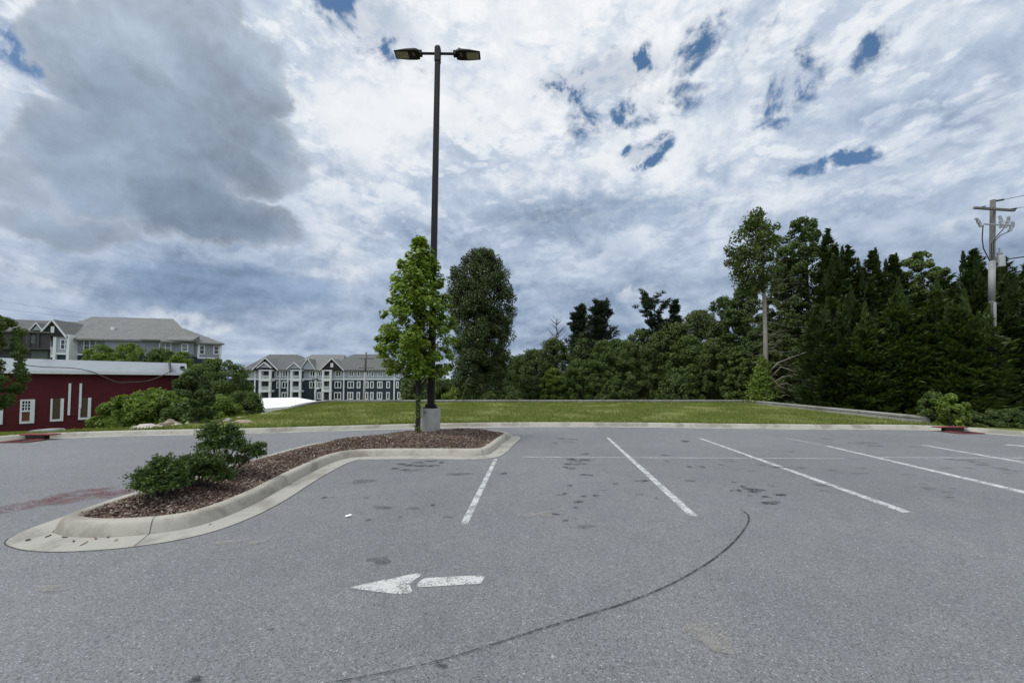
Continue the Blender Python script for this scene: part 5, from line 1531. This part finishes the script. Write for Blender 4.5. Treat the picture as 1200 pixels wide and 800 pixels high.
for px, D, yt, hw, mi, lab in front:
    broadleaf('leafy_bush', lab, 'bush', px, D, yt, hw, M_leaf[mi], 'dome', zb=-3.2, cb=.04, ncl=280, per=95, size=.175, rc=(.10, .20), group='bushes at the front of the wood', trunk=False)
def far_wood():
    n = 56000; px = rng.uniform(470, 1000, n); D = rng.uniform(84, 100, n); px[30000:] = rng.uniform(-500, 1700, 26000); D[30000:] = rng.uniform(150, 172, 26000)
    x = (px-600)/FPX*D; top = 2.0 + 2.2*np.array([mnoise.noise(Vector((a*.12, b*.12, 2.0))) for a, b in zip(x, D)]) + 3.5*smoothstep(600, 760, px)
    z = -3.8 + (top+3.8)*rng.uniform(0, 1, n)**.6
    o = leaves_mesh('far_wood', np.stack([x, D, z], 1), unit(n), unit(n)+np.array([0, -.4, .8]), rng.uniform(.5, 1.1, n)*np.where(D > 120, 2.0, 1.0), M_leaf[0], None, LEAF6)
    return tag(o, kind='stuff')
far_wood()

# ---- white pines with separate tiers
def pine(label, px, D, yt, halfpx, nb, flat=False):
    p = AT(px, yt, D); z0 = -3.4; H = p.z - z0; R = halfpx*D/FPX
    root = thing('pine_tree', label, 'tree', (p.x, D, z0), group='pines rising over the wood')
    C, A, NN, S = [], [], [], []; mb = MB()
    mb.tube([(0, 0, 0), (.05, 0, H*.5), (0, 0, H*.98)], [.30, .2, .04], 8)
    for i in range(nb):
        t = rng.uniform(0, 1)**.9; z = H*(.40 + .57*t)
        Rt = R*((1.05 - .80*t) if not flat else (1.0-.25*t))*rng.uniform(.55, 1.15)
        a = rng.uniform(0, 6.28); d = np.array([math.cos(a), math.sin(a), 0])
        rise = Rt*(rng.uniform(.05, .5) + .55*t); b0 = np.array([0, 0, z]); e = b0 + d*Rt + np.array([0, 0, rise])
        mb.tube([b0, b0+d*Rt*.5+np.array([0, 0, rise*.2]), e], [.06, .04, .012], 5)
        side = np.array([-d[1], d[0], 0])
        for k in range(7):
            s = rng.uniform(.40, 1.05); c = b0 + d*Rt*s + side*rng.normal(0, .16)*Rt*s + np.array([0, 0, rise*s**1.8 + rng.normal(0, .10)]); m = 34
            u = unit(m); u[:, 2] = u[:, 2]*.5 + .22
            C.append(c + u*rng.uniform(.05, .5, (m, 1))); A.append(u + d*.6 + np.array([0, 0, .45])); NN.append(unit(m)); S.append(rng.uniform(.20, .40, m))
    leaves_mesh('crown', np.concatenate(C), np.concatenate(A), np.concatenate(NN), np.concatenate(S), M_pine, root, SPRAY, 1.1)
    mb.build('trunk', M_barkdark, root, smooth=True)
pine('left pine of the pair rising over the wood', 679, 57, 357, 21, 95)
pine('taller right pine of the pair rising over the wood', 704, 54, 352, 27, 120)
pine('flat topped dark pine standing clear of the wood, alone on the skyline', 767, 54, 348, 24, 75, True)
pine('small pine top just right of the flat topped pine', 790, 55, 351, 15, 60)
def snag():
    D = 60; p = AT(652, 371, D); root = thing('bare_tree', 'bare grey twiggy snag left of the two pines', 'tree', (p.x, D, -3.4)); H = p.z+3.4
    mb = MB(); mb.tube([(0, 0, 0), (0, 0, H*.7), (.1, 0, H)], [.2, .1, .02], 6)
    for i in range(46):
        z = H*rng.uniform(.62, .97); a = rng.uniform(0, 6.28); L = rng.uniform(.5, 1.7)*(1.25-z/H)*2.2
        e = np.array([math.cos(a)*L, math.sin(a)*L, z+L*.9]); mb.tube([(0, 0, z), e*np.array([.5, .5, 0])+np.array([0, 0, z+L*.35]), e], [.05, .035, .015], 4)
    mb.build('branches', M_bark, root)
snag()

# ---- tall thin tree with the bare pale trunk
def bare_trunk_tree():
    D = 24.6; p = AT(890, 246, D); b = AT(897, 470, D); z0 = -1.6
    root = thing('tall_thin_tree', 'tall thin tree with a pale bare trunk, dead side branches and a small leafy top', 'tree', (b.x, D, z0)); H = p.z - z0
    P = lambda px, py, dy=0.0: np.array([AT(px, py, D+dy).x - b.x, dy, AT(px, py, D+dy).z - z0])
    C, A, NN, S = [], [], [], []
    prof = [(247, 890, 8), (258, 889, 18), (275, 887, 28), (295, 884, 29), (315, 882, 27), (330, 884, 22), (345, 888, 14)]
    ys = [q[0] for q in prof]; CC = []
    for i in range(150):
        py = rng.uniform(249, 342); cx = np.interp(py, ys, [q[1] for q in prof]); hw = np.interp(py, ys, [q[2] for q in prof])*D/FPX
        a = rng.uniform(0, 6.28); q = rng.uniform(.25, .5); r = max(0, 1.08*hw*rng.uniform(.3, 1.05)-q*.6); c = P(cx, py) + np.array([math.cos(a)*r, math.sin(a)*r, 0]); CC.append((c, q))
        m = int(rng.uniform(48, 84)); u = unit(m)
        C.append(c + u*rng.uniform(.2, 1, (m, 1))**.5*q); NN.append(u*.4+np.array([0, 0, .7])+unit(m)*.6); A.append(unit(m)+np.array([0, 0, -.4])); S.append(rng.uniform(.11, .23, m))
    leaves_mesh('crown', np.concatenate(C), np.concatenate(A), np.concatenate(NN), np.concatenate(S), M_leaf[2], root, LEAF4)
    mb = MB(); tr = [P(897.5, 480), P(897, 400), P(895, 330), P(893, 290), P(891, 258)]
    mb.tube([(tr[0][0], 0, -.3)] + tr[1:], [.17, .13, .10, .07, .02], 9)
    for c, q in CC[::6]: z = c[2]-.5; mb.tube([(np.interp(z, [t[2] for t in tr], [t[0] for t in tr]), 0, z), tuple(c)], [.03, .01], 5)
    mb.build('trunk', M_barkpale, root, smooth=True)
    dead = MB()
    def branch(px0, py0, pts, r):
        Q = [P(px0, py0)] + [P(a_, b_, -.25-.3*k) for k, (a_, b_) in enumerate(pts)]
        Q = [np.append(q, 0)[:3] for q in Q]; dead.tube([tuple(q) for q in Q], np.linspace(r, r*.25, len(Q)), 6)
        for k in range(len(Q)-1):
            for j in range(3):
                s = Q[k] + (Q[k+1]-Q[k])*rng.uniform(.2, 1); e = s + np.array([rng.uniform(.05, .55), rng.uniform(-.3, .3), rng.uniform(-.28, .28)]); dead.tube([tuple(s), tuple(e)], [r*.3, r*.12], 4)
    branch(899, 438, [(912, 425), (930, 418), (946, 412)], .07)
    branch(902, 443, [(915, 430), (928, 434), (936, 436)], .05)
    branch(900, 452, [(918, 441), (934, 440)], .055); branch(900, 456, [(920, 449), (940, 455)], .05); branch(903, 462, [(914, 465), (922, 462)], .05); branch(903, 440, [(912, 452), (926, 458)], .04)
    for k in range(24):
        py = 290 + k*5.6 + rng.uniform(-6, 6); L = rng.uniform(16, 62)*(.5+.5*min(1, (py-280)/60)); up = rng.uniform(-22, 10)*(1 if py < 380 else .55)
        branch(896, py, [(896+L*.5, py+up*.35+4), (896+L, py+up)], rng.uniform(.012, .024))
    for k in range(9):
        py = 330 + k*12; L = rng.uniform(10, 26); branch(896, py, [(896-L*.5, py+3), (896-L, py+rng.uniform(-4, 6))], .018)
    dead.build('dead_branches', M_deadwood, root, smooth=True)
    n = 2600; h = rng.uniform(0, 1, n); q = P(890, 470); q2 = P(894, 420); w = .15 + .55*(1-h)
    C = q + (q2-q)*h[:, None] + rng.normal(size=(n, 3))*w[:, None]*np.array([.6, .6, .5])
    leaves_mesh('ivy', C, unit(n)+np.array([0, 0, -.4]), unit(n)+np.array([0, -.7, .5]), rng.uniform(.10, .2, n), M_leaf[3], root, LEAF6)
bare_trunk_tree()
broadleaf('broadleaf_tree', 'tall leafy tree right behind the thin bare trunk', 'tree', 940, 33, 255, 31, M_leaf[0], 'column', zb=-1.6, cb=.12, ncl=380, per=95, size=.185, rc=(.11, .21))
broadleaf('leafy_bush', 'shadowy bush directly behind the ivy on the bare trunk', 'bush', 884, 36, 386, 20, M_leaf[0], 'dome', zb=-2.6, cb=.02, ncl=130, per=95, size=.18, trunk=False)
broadleaf('leafy_bush', 'dark bush in the gap behind the foot of the bare trunk', 'bush', 912, 38, 372, 26, M_leaf[0], 'dome', zb=-2.6, cb=.02, ncl=130, per=95, size=.19, trunk=False)
broadleaf('broadleaf_tree', 'leafy tree hanging behind the dead side branches', 'tree', 918, 34, 300, 28, M_leaf[2], 'dome', zb=-1.6, cb=.06, ncl=260, per=90, size=.175, rc=(.11, .21))

# ---- dark cypress screen on the right
def cypress_mesh(H, R, nb, mat, seed):
    C, A, NN, S = [], [], [], []
    for i in range(nb):
        t = rng.uniform(0.0, 1.0)**1.15
        z = H*(.02 + .96*t); Rt = R*float((.88+.12*t)*(1-t**2.1)**.85 + .02)*rng.uniform(.68, 1.15)
        a = rng.uniform(0, 6.28); d = np.array([math.cos(a), math.sin(a), 0]); side = np.array([-d[1], d[0], 0])
        Rt *= 1 + .30*mnoise.noise(Vector((math.cos(a)*1.3, math.sin(a)*1.3, t*4.5 + seed*7.7)))
        rise = rng.uniform(.25, .75)*Rt + .15
        m = int(22 + 26*Rt/R)
        s = rng.uniform(.35, 1.0, m)**.7
        c = np.array([0, 0, z-.35*Rt]) + d*(Rt*s)[:, None] + np.array([0, 0, 1])*(rise*s**1.4)[:, None]
        spread = (.10+.30*s)*Rt*.45
        off = rng.normal(0, 1, m)
        C.append(c + side*(off*spread)[:, None] + np.array([0, 0, 1])*(-.12*np.abs(off)*spread)[:, None] + rng.normal(0, .05, (m, 3)))
        A.append(d*1.0 + side*(off*.55)[:, None] + np.array([0, 0, .45]) + rng.normal(0, .22, (m, 3)))
        NN.append(np.array([0, 0, 1.0]) - d*.25 + rng.normal(0, .45, (m, 3)))
        S.append(rng.uniform(.22, .46, m)*(.75+.25*(1-t)))
    for j in range(3):                                # extra leaders breaking the outline
        a = rng.uniform(0, 6.28); t = rng.uniform(.70, .92); o = R*(1-t**2.1)**.85*rng.uniform(.25, .9); h = rng.uniform(.9, 1.7); m = 130
        s = rng.uniform(0, 1, m); w = .38*(1-s)*h*.6
        ph = rng.uniform(0, 6.28, m); d = np.stack([np.cos(ph), np.sin(ph), 0*ph], 1)
        C.append(np.array([math.cos(a)*o, math.sin(a)*o, H*t]) + d*w[:, None]*rng.uniform(.3, 1, (m, 1)) + np.array([0, 0, 1])*(s*h)[:, None]); A.append(d*.5 + np.array([0, 0, 1.0])); NN.append(d + rng.normal(0, .4, (m, 3))); S.append(rng.uniform(.22, .40, m))
    return np.concatenate(C), np.concatenate(A), np.concatenate(NN), np.concatenate(S)
GC = 'dark evergreens of the screen on the right'
cyp = [(970, 28.5, 266, 2.3, 0, 'pointed evergreen touching the tall leafy tree'), (994, 27, 286, 2.6, 0, 'broad dark evergreen third from the bare trunk'), (1022, 27.5, 292, 2.5, 0, 'second dark evergreen left of the paler green crown'),
 (1046, 28.5, 298, 2.3, 0, 'evergreen just left of the pale green crown in the screen'), (1108, 26, 316, 2.7, 0, 'lower evergreen in the dip left of the utility pole'), (1141, 26, 291, 2.4, 0, 'pointed evergreen just left of the utility pole'), (1176, 27, 300, 2.6, 0, 'evergreen behind the transformer of the utility pole'),
 (1206, 25, 306, 2.8, 0, 'evergreen at the right edge of the picture, behind the others'), (976, 24.5, 350, 2.0, 1, 'front evergreen with fine drooping sprays right of the dead branches'), (1000, 21.5, 352, 2.2, 0, 'low dark evergreen at the front, above the end of the retaining wall'),
 (1050, 20.5, 345, 2.3, 1, 'fresher green evergreen at the front, above the wall end'), (1096, 19.8, 340, 2.3, 1, 'fresh green evergreen at the front, left of the pole foot'), (1137, 21.0, 318, 2.2, 0, 'dark evergreen directly behind the pole foot'), (1182, 21.2, 322, 2.2, 1, 'evergreen at the front right of the pole'), (1222, 18.5, 330, 2.3, 0, 'front evergreen cut by the right edge of the picture')]
for i, (px, D, yt, R, mi, lab) in enumerate(cyp):
    p = AT(px, yt, D); z0 = gz(p.x, D)-.1; H = p.z - z0
    root = thing('cypress_tree', lab, 'tree', (p.x, D, z0), rng.uniform(0, 6.28), GC)
    P_ = [cypress_mesh(H, R*.74, int(180+16*H), M_needle, i)]
    for j in range(4):                                # several stems grown into one uneven mass
        q = cypress_mesh(H*rng.uniform(.62, .93), R*rng.uniform(.55, .72), int(90+8*H), M_needle, i*5+j+1)
        a = rng.uniform(0, 6.28); o = R*rng.uniform(.35, .75); ln = rng.normal(0, .04, 2)
        q[0][:, 0] += math.cos(a)*o + q[0][:, 2]*ln[0]; q[0][:, 1] += math.sin(a)*o*.8 + q[0][:, 2]*ln[1]; P_.append(q)
    C, A, NN, S = (np.concatenate([q[k] for q in P_]) for k in range(4))
    leaves_mesh('crown', C, A, NN, S*(D/24)**.5, (M_needle, M_needle2)[mi], root, SPRAY, 1.25)
    MB().tube([(0, 0, -.2), (.04, 0, H*.5), (0, 0, H*.96)], [.2, .12, .02], 8).build('trunk', M_barkdark, root, smooth=True)
broadleaf('broadleaf_tree', 'paler green leafy crown between the dark evergreens', 'tree', 1076, 28, 295, 26, M_leaf[1], 'column', cb=.2, ncl=280, per=80, size=.16, rc=(.11, .21))

# ---- shrubs and low hedge before the screen
broadleaf('leafy_bush', 'dark green bush at the end of the retaining wall', 'bush', 1093, 13.9, 459, 15, M_leaf[1], 'dome', cb=.02, ncl=70, per=90, size=.075, trunk=False)
broadleaf('leafy_bush', 'small light green shrub behind the right storm drain', 'bush', 1115, 13.1, 462, 16, M_leaf[3], 'dome', cb=.03, ncl=46, per=30, size=.10, rc=(.14, .30), lump=.5, trunk=False, shape=LEAF6)
for k, (px, D, yt, hw) in enumerate(((1139, 13.4, 482, 15), (1163, 13.2, 480, 16), (1187, 12.9, 479, 16), (1212, 12.6, 480, 17))):
    broadleaf('hedge_shrub', ['low dark hedge shrub nearest the light green shrub', 'low dark hedge shrub at the foot of the utility pole', 'low dark hedge shrub right of the utility pole foot', 'low dark hedge shrub cut by the right edge of the picture'][k], 'shrub', px, D, yt, hw, M_leaf[0], 'bush', cb=0, ncl=60, per=100, size=.055, trunk=False, group='low hedge shrubs on the right')
